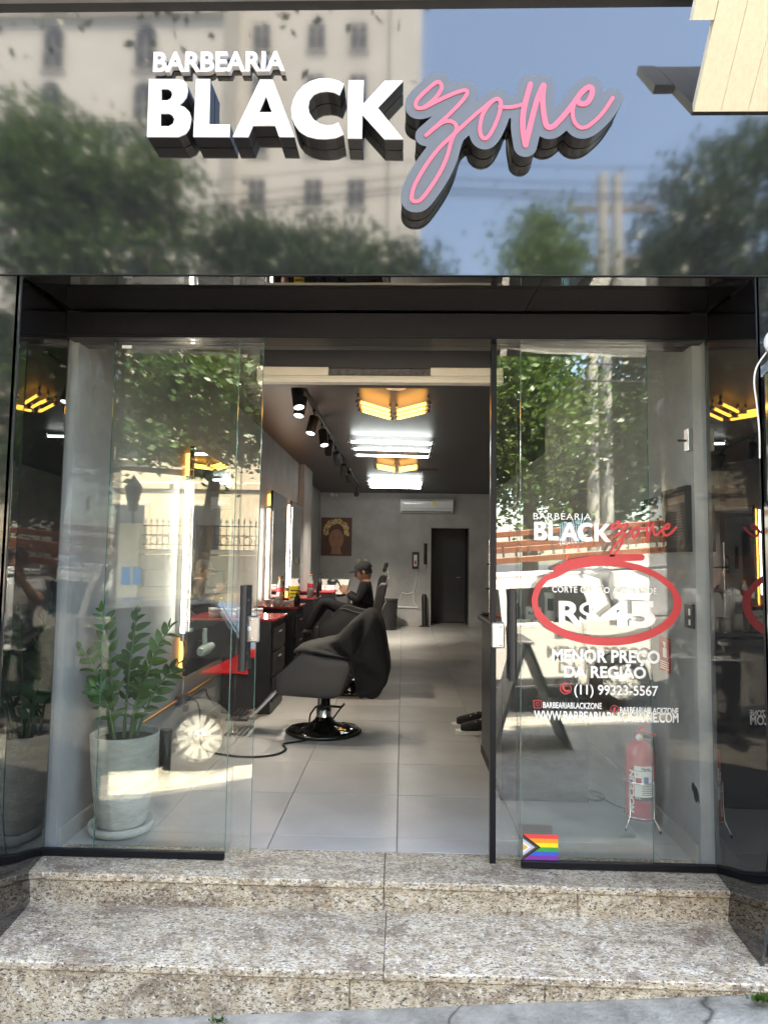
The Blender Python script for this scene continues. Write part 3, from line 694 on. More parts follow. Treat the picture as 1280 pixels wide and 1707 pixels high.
# ------------------------------------------------------------------ inside: rail, lights
g = thing("shutter_rail", "beige metal rail hung across the entrance inside with a dark scraped gap in its middle", "rail", (-.1, .3, 2.25))
MB().box(-.762, .503, .285, .345, 2.25, 2.285, .004).box(-.762, .503, .281, .3, 2.262, 2.273, .002).build("rail", M_beige, g)
MB().box(-.762, -.392, .288, .345, 2.286, 2.33, .003).build("cover", M_beige, g); MB().box(.131, .503, .288, .345, 2.286, 2.33, .003).build("cover", M_beige, g)
MB().box(-.391, .130, .30, .34, 2.287, 2.325).build("bare_gap", pm("scraped rail", (.03, .03, .03), .6, c2=(.12, .11, .11), vs=40, bump=.6, bs=60), g)
MB().box(-.755, .497, .347, .40, 2.25, CZ).box(-.755, .497, .315, .3465, 2.332, CZ).build("bulkhead", M_ceil, g)
def tubeset(name, label, segs, mt, group):
    t = thing(name, label, "ceiling light", (segs[0][0][0], segs[0][0][1], CZ), group)
    for a, c in segs:
        a, c = Vector(a), Vector(c); d = (c-a).normalized()
        MB().tube([a+d*.02, c-d*.02], .013, 10).build("tube", mt, t)
        b = MB(); b.tube([a-d*.02, a+d*.019], .015, 10); b.tube([c-d*.019, c+d*.02], .015, 10)
        for q in (a+d*.0, c-d*.0): b.box(q.x-.008, q.x+.008, q.y-.008, q.y+.008, q.z+.0145, CZ)
        each(b, "tube_socket", M_steel, t)
TZ = 2.715
def chevron(label, y, s):
    sg = []
    for k in range(3):
        o = .17*k*s
        sg += [((-.40, y+o, TZ), (-.13, y+.36*s+o, TZ)), ((-.07, y+.36*s+o, TZ), (.21, y+.03+o, TZ))]
    tubeset("chevron_light", label, sg, M_amber, "chevron tube lights on the ceiling")
def triple(label, y0, y1):
    sg = [((-.63, y0+(y1-y0)*k/2, TZ), (.34, y0+.1+(y1-y0)*k/2, TZ)) for k in range(3)]
    tubeset("tube_light", label, sg, M_tube, "white triple tube lights on the ceiling")
chevron("large amber chevron of glowing tubes on the ceiling nearest the entrance", 2.66, 1.0)
triple("nearer white triple tube light across the ceiling behind the large amber chevron", 4.65, 5.65)
chevron("small amber chevron of glowing tubes farther back on the ceiling", 6.5, 1.0)
triple("farther white triple tube light on the ceiling near the back wall", 8.5, 9.45)
g = thing("ceiling_speaker", "round pale flush speaker in the ceiling before the amber chevron", "speaker", (-.07, 2.4, CZ)); MB().lathe([(.0, -.012), (.085, -.012), (.095, 0)], (-.07, 2.4, CZ), 28).build("grille", M_white, g)
g = thing("ceiling_hatch", "small dark square hatch in the ceiling behind the amber lights", "hatch", (.35, 7.6, CZ)); MB().box(.0, .55, 7.45, 7.75, CZ-.015, CZ, .003).build("cover", M_dark, g)
tr = thing("track_rail", "black ceiling track running from the entrance towards the back wall", "lighting track", (-.85, 5.5, CZ))
MB().box(-.865, -.835, 1.6, 9.95, CZ-.025, CZ, .003).build("rail", M_blackmat, tr)
def spot(y, tilt, label, x=-.85):
    t = thing("track_spotlight", label, "spotlight", (x, y, CZ-.025), "track spotlights over the barber chairs")
    MB().tube([(x, y, CZ-.026), (x, y, CZ-.07)], .008).obox((x, y, CZ-.035), (.012, .04, .01)).build("stem", M_blackmat, t)
    d = Vector((math.sin(tilt)*.6, -.25 if y < 4 else .8, -1)).normalized(); c = Vector((x, y, CZ-.09))
    MB().tube([c, c+d*.002, c+d*.15, c+d*.17], [.03, .046, .046, .044], 18).build("lamp_body", M_blackmat, t)
    MB().tube([c+d*.1695, c+d*.172], .038, 18).build("lamp_face", M_spot, t)
    L_ = bpy.data.lights.new("spot_beam", 'SPOT'); L_.energy = 8 if y < 3 else (12 if y < 6 else 45); L_.spot_size = R(70); L_.spot_blend = .8; L_.shadow_soft_size = .04; L_.color = (1, .96, .9)
    lo_ = bpy.data.objects.new("spot_beam", L_); col.objects.link(lo_); lo_.parent = t; lo_.location = c+d*.18-t.location; lo_.rotation_euler = d.to_track_quat('-Z', 'Y').to_euler()
for i, (y, tl) in enumerate(((2.12, .3), (2.42, -.2), (3.2, -.3), (3.85, .3), (4.5, -.2), (5.3, .2), (6.4, -.1), (7.2, .25))):
    spot(y, tl, ["black track spotlight nearest the entrance, cut off by the beige rail", "second black track spotlight from the entrance, its lamp glowing", "third black track spotlight, turned away from the street",
        "fourth black track spotlight, glowing", "fifth black track spotlight", "sixth black track spotlight with lit face", "seventh black track spotlight", "last of the black track spotlights with lit face in the row"][i])
g = thing("security_camera", "small black dome camera hanging at the far end of the track", "camera", (-.9, 9.9, CZ)); MB().tube([(-.9, 9.9, CZ), (-.9, 9.9, 2.66)], .012).ell((-.9, 9.88, 2.62), (.05, .07, .05)).build("body", M_blackmat, g)
g = thing("alarm_sensor", "white alarm box and sensor in the top left corner of the back wall", "sensor", (-1.5, YB, 2.7)); MB().box(-1.6+.05, -1.47, YB-.05, YB, 2.69, 2.765, .01).build("box", M_white, g); MB().ell((-1.42, YB-.03, 2.72), (.03, .03, .035)).build("lens", M_white, g)
# ------------------------------------------------------------------ mirrors with light tubes on the left wall
def station_light(y, z0, z1, label):
    t = thing("mirror_tube_light", label, "tube light", (-1.55, y, z0), "upright tubes beside the mirrors")
    MB().tube([(-1.52, y, z0+.03), (-1.52, y, z1-.02)], .012, 10).build("tube", M_ledw, t)
    tb_ = MB().tube([(-1.52, y, z0-.03), (-1.52, y, z0+.029)], .019, 10).tube([(-1.52, y, z1-.019), (-1.52, y, z1+.02)], .019, 10); each(tb_, "tube_socket", M_steel, t)
    MB().box(-1.57, -1.535, y-.012, y+.012, z0, z1).build("back_channel", M_steel, t)
def mirror(y0, y1, z0, z1, label):
    t = thing("wall_mirror", label, "mirror", (-1.53, y0, z0), "tall mirrors along the left wall")
    MB().box(-1.535, -1.505, y0, y1, z0, z1, .003).build("panel", M_black, t)
    MB().box(-1.5055, -1.5015, y0+.012, y1-.012, z0+.30, z1-.012).build("mirror_glass", M_mirror, t)
    MB().box(-1.568, -1.545, y0+.03, y0+.05, z0+.05, z1-.05).build("amber_strip", M_amberstrip, t)
    MB().box(-1.568, -1.545, y0+.08, y1-.08, z0+.04, z0+.06).build("amber_strip", M_amberstrip, t)
    MB().box(-1.568, -1.545, y0+.08, y1-.08, z1-.06, z1-.04).build("amber_strip", M_amberstrip, t)
mirror(1.66, 2.72, .51, 2.142, "tall backlit mirror nearest the entrance on a black panel")
mirror(4.66, 5.6, .6, 2.14, "second backlit mirror along the left wall"); mirror(6.0, 6.85, .6, 2.14, "farthest backlit mirror by the wall pier")
station_light(1.6, .79, 1.9, "bright white upright tube left of the nearest mirror")
station_light(4.5, .86, 1.93, "bright upright tube before the second mirror"); station_light(5.85, .95, 2.08, "bright upright tube before the farthest mirror")
def worktop(y0, y1, label, zt=.82, xf=-1.1):
    t = thing("work_station", label, "barber station", (-1.35, y0, 0), "black barber stations with red tops")
    MB().box(-1.555, xf-.03, y0+.03, y1-.03, .0, zt-.021, .004).build("cabinet", M_black, t)
    MB().box(-1.568, xf, y0, y1, zt-.02, zt, .003).build("worktop", M_red, t)
    for k in range(3):
        MB().box(xf-.0295, xf-.012, y0+.05, y1-.05, .1+k*.22, .3+k*.22, .003).build("drawer_front", M_blackmat, t)
        MB().box(xf-.0115, xf-.0, (y0+y1)/2-.06, (y0+y1)/2+.06, .24+k*.22, .255+k*.22, .003).build("drawer_handle", M_steel, t)
worktop(2.78, 3.45, "black barber station with red top nearest the entrance")
worktop(4.05, 4.7, "second black barber station with red top", .84); worktop(5.45, 6.15, "third black barber station with red top", .86); worktop(6.9, 7.5, "farthest black barber station with red top by the pier", .88, -1.0)
# things on the stations
def bottle(x, y, z, h, r, m, label, capm=None, name="bottle", cat="bottle", grp="bottles and jars on the stations", band=None, pump=False):
    t = thing(name, label, cat, (x, y, z), grp)
    MB().lathe([(0, .001), (r, .001), (r, h*.62), (r*.85, h*.7), (r*.35, h*.85), (r*.35, h*.92)], (x, y, z), 14).build("body", m, t)
    MB().lathe([(0, h*.92), (r*.42, h*.92), (r*.42, h), (0, h)], (x, y, z), 12).build("cap", capm or M_white, t)
    if band: MB().lathe([(r*1.015, h*.42), (r*1.015, h*.6)], (x, y, z), 14).build("label_band", band, t)
    if pump: MB().tube([(x, y, z+h), (x, y, z+h*1.15), (x+.04, y, z+h*1.15)], .006, 6).build("pump", M_black, t)
def jar(x, y, z, r, h, m, label):
    t = thing("jar", label, "jar", (x, y, z), "bottles and jars on the stations")
    MB().lathe([(0, .001), (r, .001), (r, h*.7), (0, h*.7)], (x, y, z), 14).build("body", m, t); MB().lathe([(0, h*.7), (r*1.05, h*.7), (r*1.05, h), (0, h)], (x, y, z), 14).build("lid", M_white, t)
M_clear = pm("clear plastic", (.55, .6, .62), .1, trans=.4, ior=1.2); M_orange = pm("orange cap", (.8, .3, .03), .4); M_redlab = pm("red label", (.6, .05, .06), .4)
M_yel = pm("yellow carton", (.75, .66, .04), .5)
bottle(-1.40, 5.0-.35, .84, .30, .04, M_clear, "clear plastic bottle with red label and orange cap beside the second tube light", M_orange, band=M_redlab)
bottle(-1.16, 5.5, .86, .30, .042, M_clear, "clear plastic bottle with red label and orange cap behind the yellow carton", M_orange, band=M_redlab)
g = thing("yellow_carton", "bright yellow carton printed with lines standing on the second station", "carton", (-1.22, 4.62, .84)); MB().box(-1.28, -1.17, 4.58, 4.66, .841, 1.04, .004).build("box", M_yel, g)
for k in range(4): MB().box(-1.27, -1.18, 4.5795, 4.58, .87+k*.038, .882+k*.038).build("print_line", M_black, g)
bottle(-1.13, 4.2, .84, .14, .035, M_black, "small black spray bottle at the front of the second station", M_black, pump=True)
bottle(-1.08, 5.6, .86, .26, .02, M_black, "slim black pump bottle beside the clear bottle", M_black, pump=True)
for i, (x, y, r, h) in enumerate(((-1.42, 4.2, .04, .07), (-1.33, 4.16, .035, .1), (-1.24, 4.15, .04, .06), (-1.2, 4.3, .035, .06))): jar(x, y, .84, r, h, M_vinyl if i % 2 else M_clear, ["squat clear jar at the wall end of the second station", "taller pale jar with white lid on the second station", "squat clear jar before the yellow carton", "small pale jar behind the spray bottle"][i])
for i, (x, y) in enumerate(((-1.5, 2.9), (-1.42, 2.92), (-1.35, 2.88), (-1.46, 3.05), (-1.3, 3.02))): jar(x, y, .82, .045, .075, M_vinyl, ["white jar at the wall end of the nearest station", "white jar second from the wall on the nearest station", "white jar nearest the front of the nearest station", "white jar behind the others on the nearest station", "white jar under the door handle on the nearest station"][i])
bottle(-1.38, 2.98, .82, .17, .03, pm("blue bottle", (.12, .2, .4), .3), "blue bottle among white jars on the nearest station", M_yel); bottle(-1.42, 3.15, .82, .2, .03, M_vinyl, "white bottle with yellow cap behind the jars on the nearest station", M_yel)
for i, (x, y) in enumerate(((-1.1, 7.0), (-1.2, 7.05), (-1.06, 7.12))): jar(x, y, .88, .04, .08, M_vinyl, ["white jar at the front of the farthest station", "white jar in the middle of the farthest station", "white jar at the back of the farthest station"][i])
bottle(-1.22, 6.98, .88, .22, .03, M_black, "dark bottle on the farthest station", M_black)
# hair dryer in its holder on the first mirror panel
g = thing("hair_dryer", "grey green hair dryer hanging upside down on the nearest mirror panel", "hair dryer", (-1.46, 1.9, .68))
MB().tube([(-1.455, 1.80, .66), (-1.455, 1.84, .662), (-1.455, 1.95, .665), (-1.455, 2.05, .668), (-1.455, 2.09, .668)], [.026, .038, .042, .032, .030], 14).build("barrel", pm("sage plastic", (.35, .42, .39), .35), g)
MB().tube([(-1.455, 1.92, .69), (-1.455, 1.90, .78), (-1.45, 1.90, .82)], [.02, .018, .016], 10).build("grip", pm("sage grip", (.4, .46, .43), .4), g); MB().box(-1.5, -1.47, 1.88, 1.93, .69, .73).build("holder", M_black, g)
# conduit, box, cables
g = thing("wall_conduit", "bare metal conduit running low along the left wall", "conduit", (-1.55, 1.5, .34)); MB().tube([(-1.553, .35, .335), (-1.553, 1.62, .345)], .012, 8).tube([(-1.553, 1.78, .345), (-1.553, 2.77, .36)], .012, 8).build("pipe", pm("copper pipe", (.5, .36, .2), .35, 1), g)
g = thing("outlet_box", "black outlet box with plugs on the low conduit", "outlet box", (-1.54, 1.7, .33)); MB().box(-1.568, -1.52, 1.63, 1.78, .30, .375, .006).build("box", M_dark, g); MB().box(-1.519, -1.48, 1.70, 1.76, .33, .37, .006).box(-1.519, -1.485, 1.64, 1.69, .27, .31, .006).build("plug", M_black, g)
g = thing("power_cable", "black cable drooping from the outlet and snaking across the floor to the barber chair", "cable", (-1.3, 1.8, .01))
MB().tube(smooth3([(-1.49, 1.73, .34), (-1.45, 1.76, .31), (-1.43, 1.78, .2), (-1.42, 1.76, .06), (-1.36, 1.66, .012), (-1.2, 1.56, .008), (-1.02, 1.52, .008), (-.86, 1.58, .008), (-.80, 1.72, .008), (-.84, 1.86, .008), (-.70, 1.98, .008), (-.64, 2.2, .008), (-.75, 2.5, .008)]), .007, 6).tube(smooth3([(-1.49, 1.74, .355), (-1.44, 1.9, .38), (-1.46, 2.05, .3), (-1.43, 2.15, .22), (-1.45, 2.4, .2)]), .005, 6).build("cable", M_rubber, g)
g = thing("lamp_cord", "thin white cord hanging below the nearest upright tube", "cord", (-1.54, 1.62, .5)); MB().tube(smooth3([(-1.52, 1.6, .76), (-1.515, 1.62, .68), (-1.53, 1.64, .6), (-1.53, 1.68, .5), (-1.54, 1.70, .38)]), .004, 6).build("cord", M_white, g)
g = thing("wall_switch", "white switch plate on the left wall by the pier", "switch", (-1.49, 6.95, 1.3)); MB().box(-1.568, -1.555, 6.38, 6.47, 1.25, 1.36, .004).build("plate", M_white, g)
# ------------------------------------------------------------------ back wall
P_ = lambda a, c, d: (a, YB-d, c)
pt = thing("wall_portrait", "unframed portrait print of a face with a golden headdress on the back wall", "picture", (-1.4, YB, 1.44))
MB().box(-1.722, -1.075, YB-.03, YB-.001, 1.436, 2.245, .003).build("canvas", pm("print brown", (.06, .03, .022), .5, c2=(.14, .065, .045), vs=3), pt)
cx = -1.40
def disc(mb, x, z, rx, rz, d, n=24): mb.prism([(x+rx*math.cos(2*math.pi*k/n), z+rz*math.sin(2*math.pi*k/n)) for k in range(n)], P_, d, d+.0008)
m_ = MB(); rr = random.Random(3)
for k in range(260):
    a = R(rr.uniform(-18, 198)); q = rr.uniform(.14, .225); disc(m_, cx+q*math.cos(a)*1.22, 1.92+q*math.sin(a)*1.25+.02, rr.uniform(.008, .018), rr.uniform(.008, .018), .0305+rr.random()*.002, 7)
m_.build("headdress", pm("print gold", (.5, .3, .1), .5, c2=(.9, .68, .34), vs=60), pt)
m_ = MB(); disc(m_, cx, 1.79, .155, .21, .034); m_.prism([(cx-.08, 1.66), (cx+.08, 1.66), (cx+.11, 1.47), (cx-.11, 1.47)], P_, .0325, .0333); m_.build("face", pm("print skin", (.3, .13, .08), .5, c2=(.42, .2, .13), vs=8), pt)
m_ = MB(); disc(m_, cx-.055, 1.80, .024, .009, .0355); disc(m_, cx+.055, 1.80, .024, .009, .0355); disc(m_, cx, 1.672, .034, .012, .0355); disc(m_, cx-.012, 1.735, .02, .012, .0355); m_.build("features", pm("print light skin", (.32, .18, .13), .5), pt)
m_ = MB(); disc(m_, cx-.055, 1.80, .009, .009, .0368); disc(m_, cx+.055, 1.80, .009, .009, .0368); m_.prism([(cx-.085, 1.83), (cx-.03, 1.835), (cx-.03, 1.842), (cx-.085, 1.84)], P_, .0355, .0362); m_.prism([(cx+.085, 1.83), (cx+.03, 1.835), (cx+.03, 1.842), (cx+.085, 1.84)], P_, .0355, .0362); m_.build("eyes", M_black, pt)
ac = thing("air_conditioner", "white split air conditioner high on the back wall", "air conditioner", (.49, YB, 2.36))
b = MB(); b.prism([(YB-.001, 2.37), (YB-.15, 2.36), (YB-.2, 2.41), (YB-.21, 2.60), (YB-.18, 2.645), (YB-.001, 2.65)], lambda a, c, d: (d, a, c), -.06, 1.04); b.build("body", M_white, ac)
MB().box(-.055, 1.035, YB-.206, YB-.2, 2.445, 2.449).box(-.02, 1.0, YB-.19, YB-.17, 2.372, 2.385).build("louvre", M_dark, ac); MB().box(.62, .68, YB-.2115, YB-.2105, 2.53, 2.6).build("energy_label", M_yel, ac); MB().box(.02, .55, YB-.2105, YB-.2095, 2.548, 2.556).build("logo_strip", M_steel, ac)
wb = thing("wash_basin", "grey shampoo basin with black headrest standing against the back wall", "basin", (-1.2, 9.2, 0))
MB().box(-1.47, -.95, 9.0, 9.5, .0, .72, .03).build("cabinet", M_blackmat, wb)
b = MB(); b.prism([(-1.5, 1.0), (-.94, 1.0), (-.98, .8), (-1.08, .74), (-1.4, .74), (-1.47, .8)], lambda a, c, d: (a, d, c), 8.95, 9.5); b.build("bowl", pm("grey ceramic", (.33, .31, .29), .25), wb)
MB().ell((-1.24, 8.93, .965), (.09, .05, .055)).build("neck_rest", M_black, wb)
for x, l in ((-.93, "small cream sconce on the back wall above the barber's cap"), (-.78, "small cream holder on the back wall beside the sconce")):
    g = thing("wall_sconce", l, "wall fitting", (x, YB, 1.3)); MB().box(x-.035, x+.035, YB-.06, YB-.001, 1.26, 1.38, .008).build("housing", M_cream, g); MB().box(x-.02, x+.02, YB-.065, YB-.061, 1.29, 1.35).build("front", M_beige, g)
g = thing("wall_dispenser", "black dispenser with a clear front window on the back wall", "dispenser", (.27, YB, 1.2)); MB().box(.205, .335, YB-.09, YB-.001, 1.19, 1.54, .008).build("case", M_black, g); MB().box(.235, .305, YB-.094, YB-.0905, 1.24, 1.48).build("window", M_vinyl, g); MB().box(.25, .29, YB-.097, YB-.0945, 1.28, 1.36).build("bottle_front", M_redlab, g)
g = thing("drain_hose", "white hose looping down from the dispenser to the low pipe", "hose", (.3, YB, .6)); MB().tube(smooth3([(.29, YB-.03, 1.2), (.30, YB-.03, .95), (.24, YB-.04, .72), (.1, YB-.04, .66), (.0, YB-.04, .68), (-.02, YB-.03, .55)]), .012, 6).tube(smooth3([(.24, YB-.04, .72), (.26, YB-.04, .5), (.33, YB-.04, .36)]), .012, 6).build("hose", M_white, g)
g = thing("water_pipe", "white plastic pipe low on the back wall", "pipe", (0, YB, .4)); MB().tube([(-.14, YB-.03, .39), (.34, YB-.03, .38)], .02, 8).build("pipe", M_white, g)
g = thing("wall_holder", "slim black tube holder on the back wall beside the door", "holder", (.48, YB, 1.4)); MB().tube([(.48, YB-.04, 1.28), (.48, YB-.04, 1.72)], .033, 12).build("tube", M_black, g); MB().tube([(.48, YB-.04, 1.19), (.48, YB-.04, 1.279)], .02, 10).build("tip", M_steel, g)
g = thing("cup_dispenser", "black floor standing cylinder beside the back doorway", "stand", (.46, YB-.15, 0)); MB().tube([(.47, YB-.15, .02), (.46, YB-.15, .6), (.46, YB-.15, .67)], [.055, .055, .035], 14).box(.36, .58, YB-.25, YB-.05, 0.001, .02, .004).build("column", M_black, g)
bk = thing("laundry_basket", "black woven basket on the floor at the back", "basket", (-.28, 10.3, 0))
b = MB(); nW, nH = 22, 12
for j in range(nH):
    z = .02+j*.045; r0 = .17+.04*z
    for k in range(nW):
        a = 2*math.pi*(k+.5*(j % 2))/nW
        b.obox((-.28+r0*math.cos(a), 10.3+r0*math.sin(a), z+.02), (.006+.004*((j+k) % 2), .018, .017), Matrix.Rotation(a, 3, 'Z'), .003)
o = b.build("weave", M_blackmat, bk, 'stuff'); MB().lathe([(.16, .003), (.185, .56), (.205, .57), (.205, .6), (.18, .6)], (-.28, 10.3, 0), 24).build("rim", M_blackmat, bk)

# ------------------------------------------------------------------ right side of the entrance
W_ = 1.345
def wplate(name, label, cat, y0, y1, z0, z1, t, m, part="plate"):
    g = thing(name, label, cat, (W_, (y0+y1)/2, z0)); MB().box(W_-t, W_-.001, y0, y1, z0, z1, .002).build(part, m, g); return g
def frame(y0, y1, z0, z1, label, rows):
    g = thing("framed_notice", label, "frame", (W_, (y0+y1)/2, z0), "black framed notices on the right wall"); b = MB(); f_ = .018
    b.box(W_-.025, W_-.001, y0, y1, z0, z0+f_).box(W_-.025, W_-.001, y0, y1, z1-f_, z1).box(W_-.025, W_-.001, y0, y0+f_, z0+f_, z1-f_).box(W_-.025, W_-.001, y1-f_, y1, z0+f_, z1-f_); b.build("frame", M_blackmat, g)
    MB().box(W_-.012, W_-.002, y0+f_, y1-f_, z0+f_, z1-f_).build("notice", pm("dark notice", (.02, .02, .022), .55), g)
    b = MB()
    for k in range(rows): b.box(W_-.0127, W_-.0121, y0+.06, y1-.04-.05*(k % 3), z1-.11-.014*k, z1-.106-.014*k)
    if rows: b.build("text_lines", M_dark, g)
    MB().box(W_-.0127, W_-.0121, y0+.05, y1-.05, z1-.075, z1-.04).build("header_strip", pm("notice header", (.2, .13, .08), .5), g)
frame(.06, .37, 1.40, 1.71, "black framed price list nearest the street on the right wall", 11); frame(.41, .66, 1.395, 1.69, "black framed notice deeper on the right wall", 3)
g = wplate("wall_socket", "small open wall box with metal cover high on the right wall", "switch", -.012+.05, .085, 1.87, 1.975, .02, M_steel); MB().box(W_-.06, W_-.021, .055, .063, 1.915, 1.925).build("lever", M_black, g)
g = wplate("switch_plate", "black double switch plate on the right wall near the glass", "switch", .045, .14, 1.045, 1.157, .012, M_black); MB().box(W_-.015, W_-.0125, .07, .085, 1.06, 1.085).box(W_-.015, W_-.0125, .07, .085, 1.105, 1.135).build("button", M_vinyl, g)
g = wplate("extinguisher_sign", "red fire extinguisher sign on the right wall above the extinguisher", "sign", .34, .49, .795, .967, .003, pm("sign red", (.42, .015, .02), .5), "board")
b = MB(); S = lambda a, c, d: (W_-.0032-d, a, c)
b.prism([(.39+.012*math.cos(2*math.pi*k/10)+.018, .892+.03*math.sin(2*math.pi*k/10)) for k in range(10)], S, 0, .0004); b.prism([(.385, .867), (.431, .867), (.431, .913), (.385, .913)][::-1], S, .0005, .0008); b.prism([(.4, .92), (.416, .92), (.44, .945), (.395, .945)], S, 0, .0004)
for k in range(4): b.prism([(.36, .808+k*.011), (.47, .808+k*.011), (.47, .812+k*.011), (.36, .812+k*.011)], S, 0, .0004)
b.build("pictogram", M_vinyl, g)
g = wplate("wall_hole", "broken black hole low in the right wall by the glass", "hole", .04, .09, .27, .33, .0, M_black) if False else None
hl = thing("broken_patch", "ragged broken hole low in the right wall beside the glass", "hole", (W_, .09, .28)); MB().prism([(.035, .27), (.06, .278), (.07, .262), (.088, .27), (.10, .30), (.115, .305), (.118, .33), (.098, .345), (.085, .336), (.06, .33), (.045, .31)], lambda a, c, d: (W_-d, a, c), -.01, .0015).build("cavity", M_black, hl)
# neon sign on the right wall
ns = thing("neon_sign", "small neon sign on the right wall with blue white capitals over red script", "neon sign", (W_, 2.1, 1.3))
b = MB(); L5 = {'B': [[(0, 0), (0, 1), (.5, 1), (.62, .75), (.45, .52), (0, .52)], [(.45, .52), (.68, .3), (.5, 0), (0, 0)]], 'L': [[(0, 1), (0, 0), (.6, 0)]], 'A': [[(0, 0), (.35, 1), (.7, 0)], [(.15, .4), (.55, .4)]], 'C': [[(.65, .85), (.4, 1), (.1, .8), (.02, .5), (.1, .2), (.4, 0), (.65, .15)]], 'K': [[(0, 0), (0, 1)], [(.6, 1), (0, .45)], [(.15, .58), (.62, 0)]]}
for i, k in enumerate("BLACK"):
    for L_ in L5[k]:
        for e in (0, .014): b.tube([(W_-.05-e, 2.42-(i*.145+p[0]*.17)+e, 1.50+p[1]*.17-e) for p in L_], .0022, 6)
b.build("blue_letters", M_neonb, ns)
b = MB()
for L_ in zmap(0, 1, 0, 1):
    q = L_[::2]
    if len(q) > 1: b.tube([(W_-.05, 2.30-.42*p[0], 1.36+.12*p[1]) for p in q], .003, 6)
b.build("red_letters", M_neonr, ns); MB().box(W_-.02, W_-.001, 1.66, 2.46, 1.33, 1.7, .003).build("back_board", pm("clear board", (.18, .18, .185), .2), ns)
# reception counter with products
ct = thing("reception_counter", "dark reception counter standing behind the right glass door", "counter", (.82, 1.3, 0))
MB().box(.575, 1.06, .81, 1.80, .0, .93, .005).build("body", pm("counter laminate", (.035, .036, .04), .4), ct); MB().box(.545, 1.08, .79, 1.82, .931, .965, .006).build("top", M_black, ct)
MB().box(.569, .5745, .815, 1.795, 0.0, .05).build("kickboard", M_blackmat, ct)
def cbox_item(x0, x1, y0, y1, h, m, label, cat="box", txt=None):
    t = thing("product_box", label, cat, ((x0+x1)/2, (y0+y1)/2, .965), "products on the reception counter"); MB().box(x0, x1, y0, y1, .966, .965+h, .004).build("carton", m, t)
    if txt: MB().geo(GEO[txt], x0+.01, x1-.01, .965+h*.62, .965+h*.78, y=y0-.001).build("print", M_black, t)
M_lg = pm("light grey pack", (.5, .49, .47), .4)
cbox_item(.73, .82, .9, .95, .115, M_lg, "grey product pouch printed BLACK on the counter", txt='black')
t = thing("product_tube", "tall pale tube with dark label on the counter", "tube", (.87, .92, .965), "products on the reception counter"); MB().lathe([(0, .001), (.03, .001), (.032, .03), (.03, .17), (.036, .2), (0, .2)], (.87, .92, .965), 14, sy=.6).build("body", M_lg, t); MB().box(.852, .888, .897, .9, 1.06, 1.13).build("label", M_dark, t)
bottle(.64, .95, .965, .19, .032, pm("teal bottle", (.05, .12, .16), .2), "dark teal bottle with a pump on the counter", M_black, grp="products on the reception counter", pump=True); bottle(.70, 1.05, .965, .14, .03, M_black, "short black bottle behind the grey pouch", M_steel, grp="products on the reception counter")
for i, x in enumerate((.66, .72, .79)): jar(x, .86, .965, .028, .045, M_dark if i % 2 else M_lg, ["low grey tin at the front of the counter", "low black tin between two grey tins", "low grey tin under the pouch"][i])
g = thing("card_machine", "orange red card machine on the counter", "card machine", (.60, 1.25, .965)); MB().box(.56, .66, 1.2, 1.3, .966, 1.02, .012).build("body", pm("orange plastic", (.6, .12, .04), .4), g); MB().box(.575, .645, 1.199, 1.2, .985, 1.0).build("slot", M_black, g)
g = thing("display_shelf", "chrome pole display with two round shelves on the far end of the counter", "display stand", (.62, 1.7, .965)); MB().tube([(.62, 1.7, .966), (.62, 1.7, 1.50)], .010, 8).build("pole", M_chrome, g)
for z in (1.15, 1.32): MB().lathe([(0, 0), (.07, 0), (.07, .01), (0, .01)], (.66, 1.7, z), 18).build("shelf", M_black, g)
MB().lathe([(0, 0), (.07, 0), (.07, .02), (0, .02)], (.63, 1.7, 0.966), 18).build("base", M_black, g)
# fire extinguisher on its stand
ex = thing("fire_extinguisher", "red fire extinguisher with white label standing in a wire stand", "fire extinguisher", (1.232, .48, .045))
MB().lathe([(0, 0), (.066, 0), (.073, .012), (.073, .31), (.068, .345), (.05, .375), (.028, .392), (.02, .4)], (1.232, .48, .05), 28).build("cylinder", pm("extinguisher red", (.46, .022, .028), .28, coat=.3), ex)
MB().tube([(1.232, .48, .44), (1.232, .48, .475)], .018, 12).build("valve", pm("brass", (.5, .36, .16), .3, 1), ex); MB().lathe([(.016, 0), (.016, .015), (0, .016)], (1.222, .462, .452), 14, axis='y').build("gauge", M_vinyl, ex)
M_exr = MAT["extinguisher red"]
MB().tube([(1.205, .47, .465), (1.24, .475, .478), (1.275, .475, .476), (1.31, .475, .458)], [.008, .01, .009, .007], 8).tube([(1.225, .48, .48), (1.25, .475, .505), (1.275, .47, .525)], [.008, .009, .007], 8).build("lever", M_exr, ex)
MB().tube([(1.25, .49, .455), (1.305, .5, .44), (1.315, .51, .37), (1.31, .51, .2), (1.306, .51, .09)], .009, 8).build("hose", M_rubber, ex)
def wrapz(x, y, z, r=.0738): a = (x-1.232)/r-.33; return (1.232+r*math.sin(a), .48-r*math.cos(a)-(y+0), z)
def curved(mb, x0, x1, z0, z1, r, n=10):
    vs = []; 
    for i in range(n+1):
        x = x0+(x1-x0)*i/n; vs += [wrapz(x, 0, z0, r), wrapz(x, 0, z1, r)]
    mb.add(vs, [(2*i, 2*i+2, 2*i+3, 2*i+1) for i in range(n)], True)
b = MB(); curved(b, 1.205, 1.31, .15, .32, .0737); b.build("label", M_vinyl, ex)
b = MB(); curved(b, 1.205, 1.31, .15, .168, .0741); curved(b, 1.207, 1.31, .295, .297, .0741)
for k in range(6): curved(b, 1.24+.004*(k % 2), 1.3, .178+k*.009, .181+k*.009, .0741, 6)
b.geo(GEO['nova'], 1.24, 1.285, .299, .316, y=0, fn=lambda x, y, z: wrapz(x, 0, z, .0742)); b.build("label_print", M_black, ex)
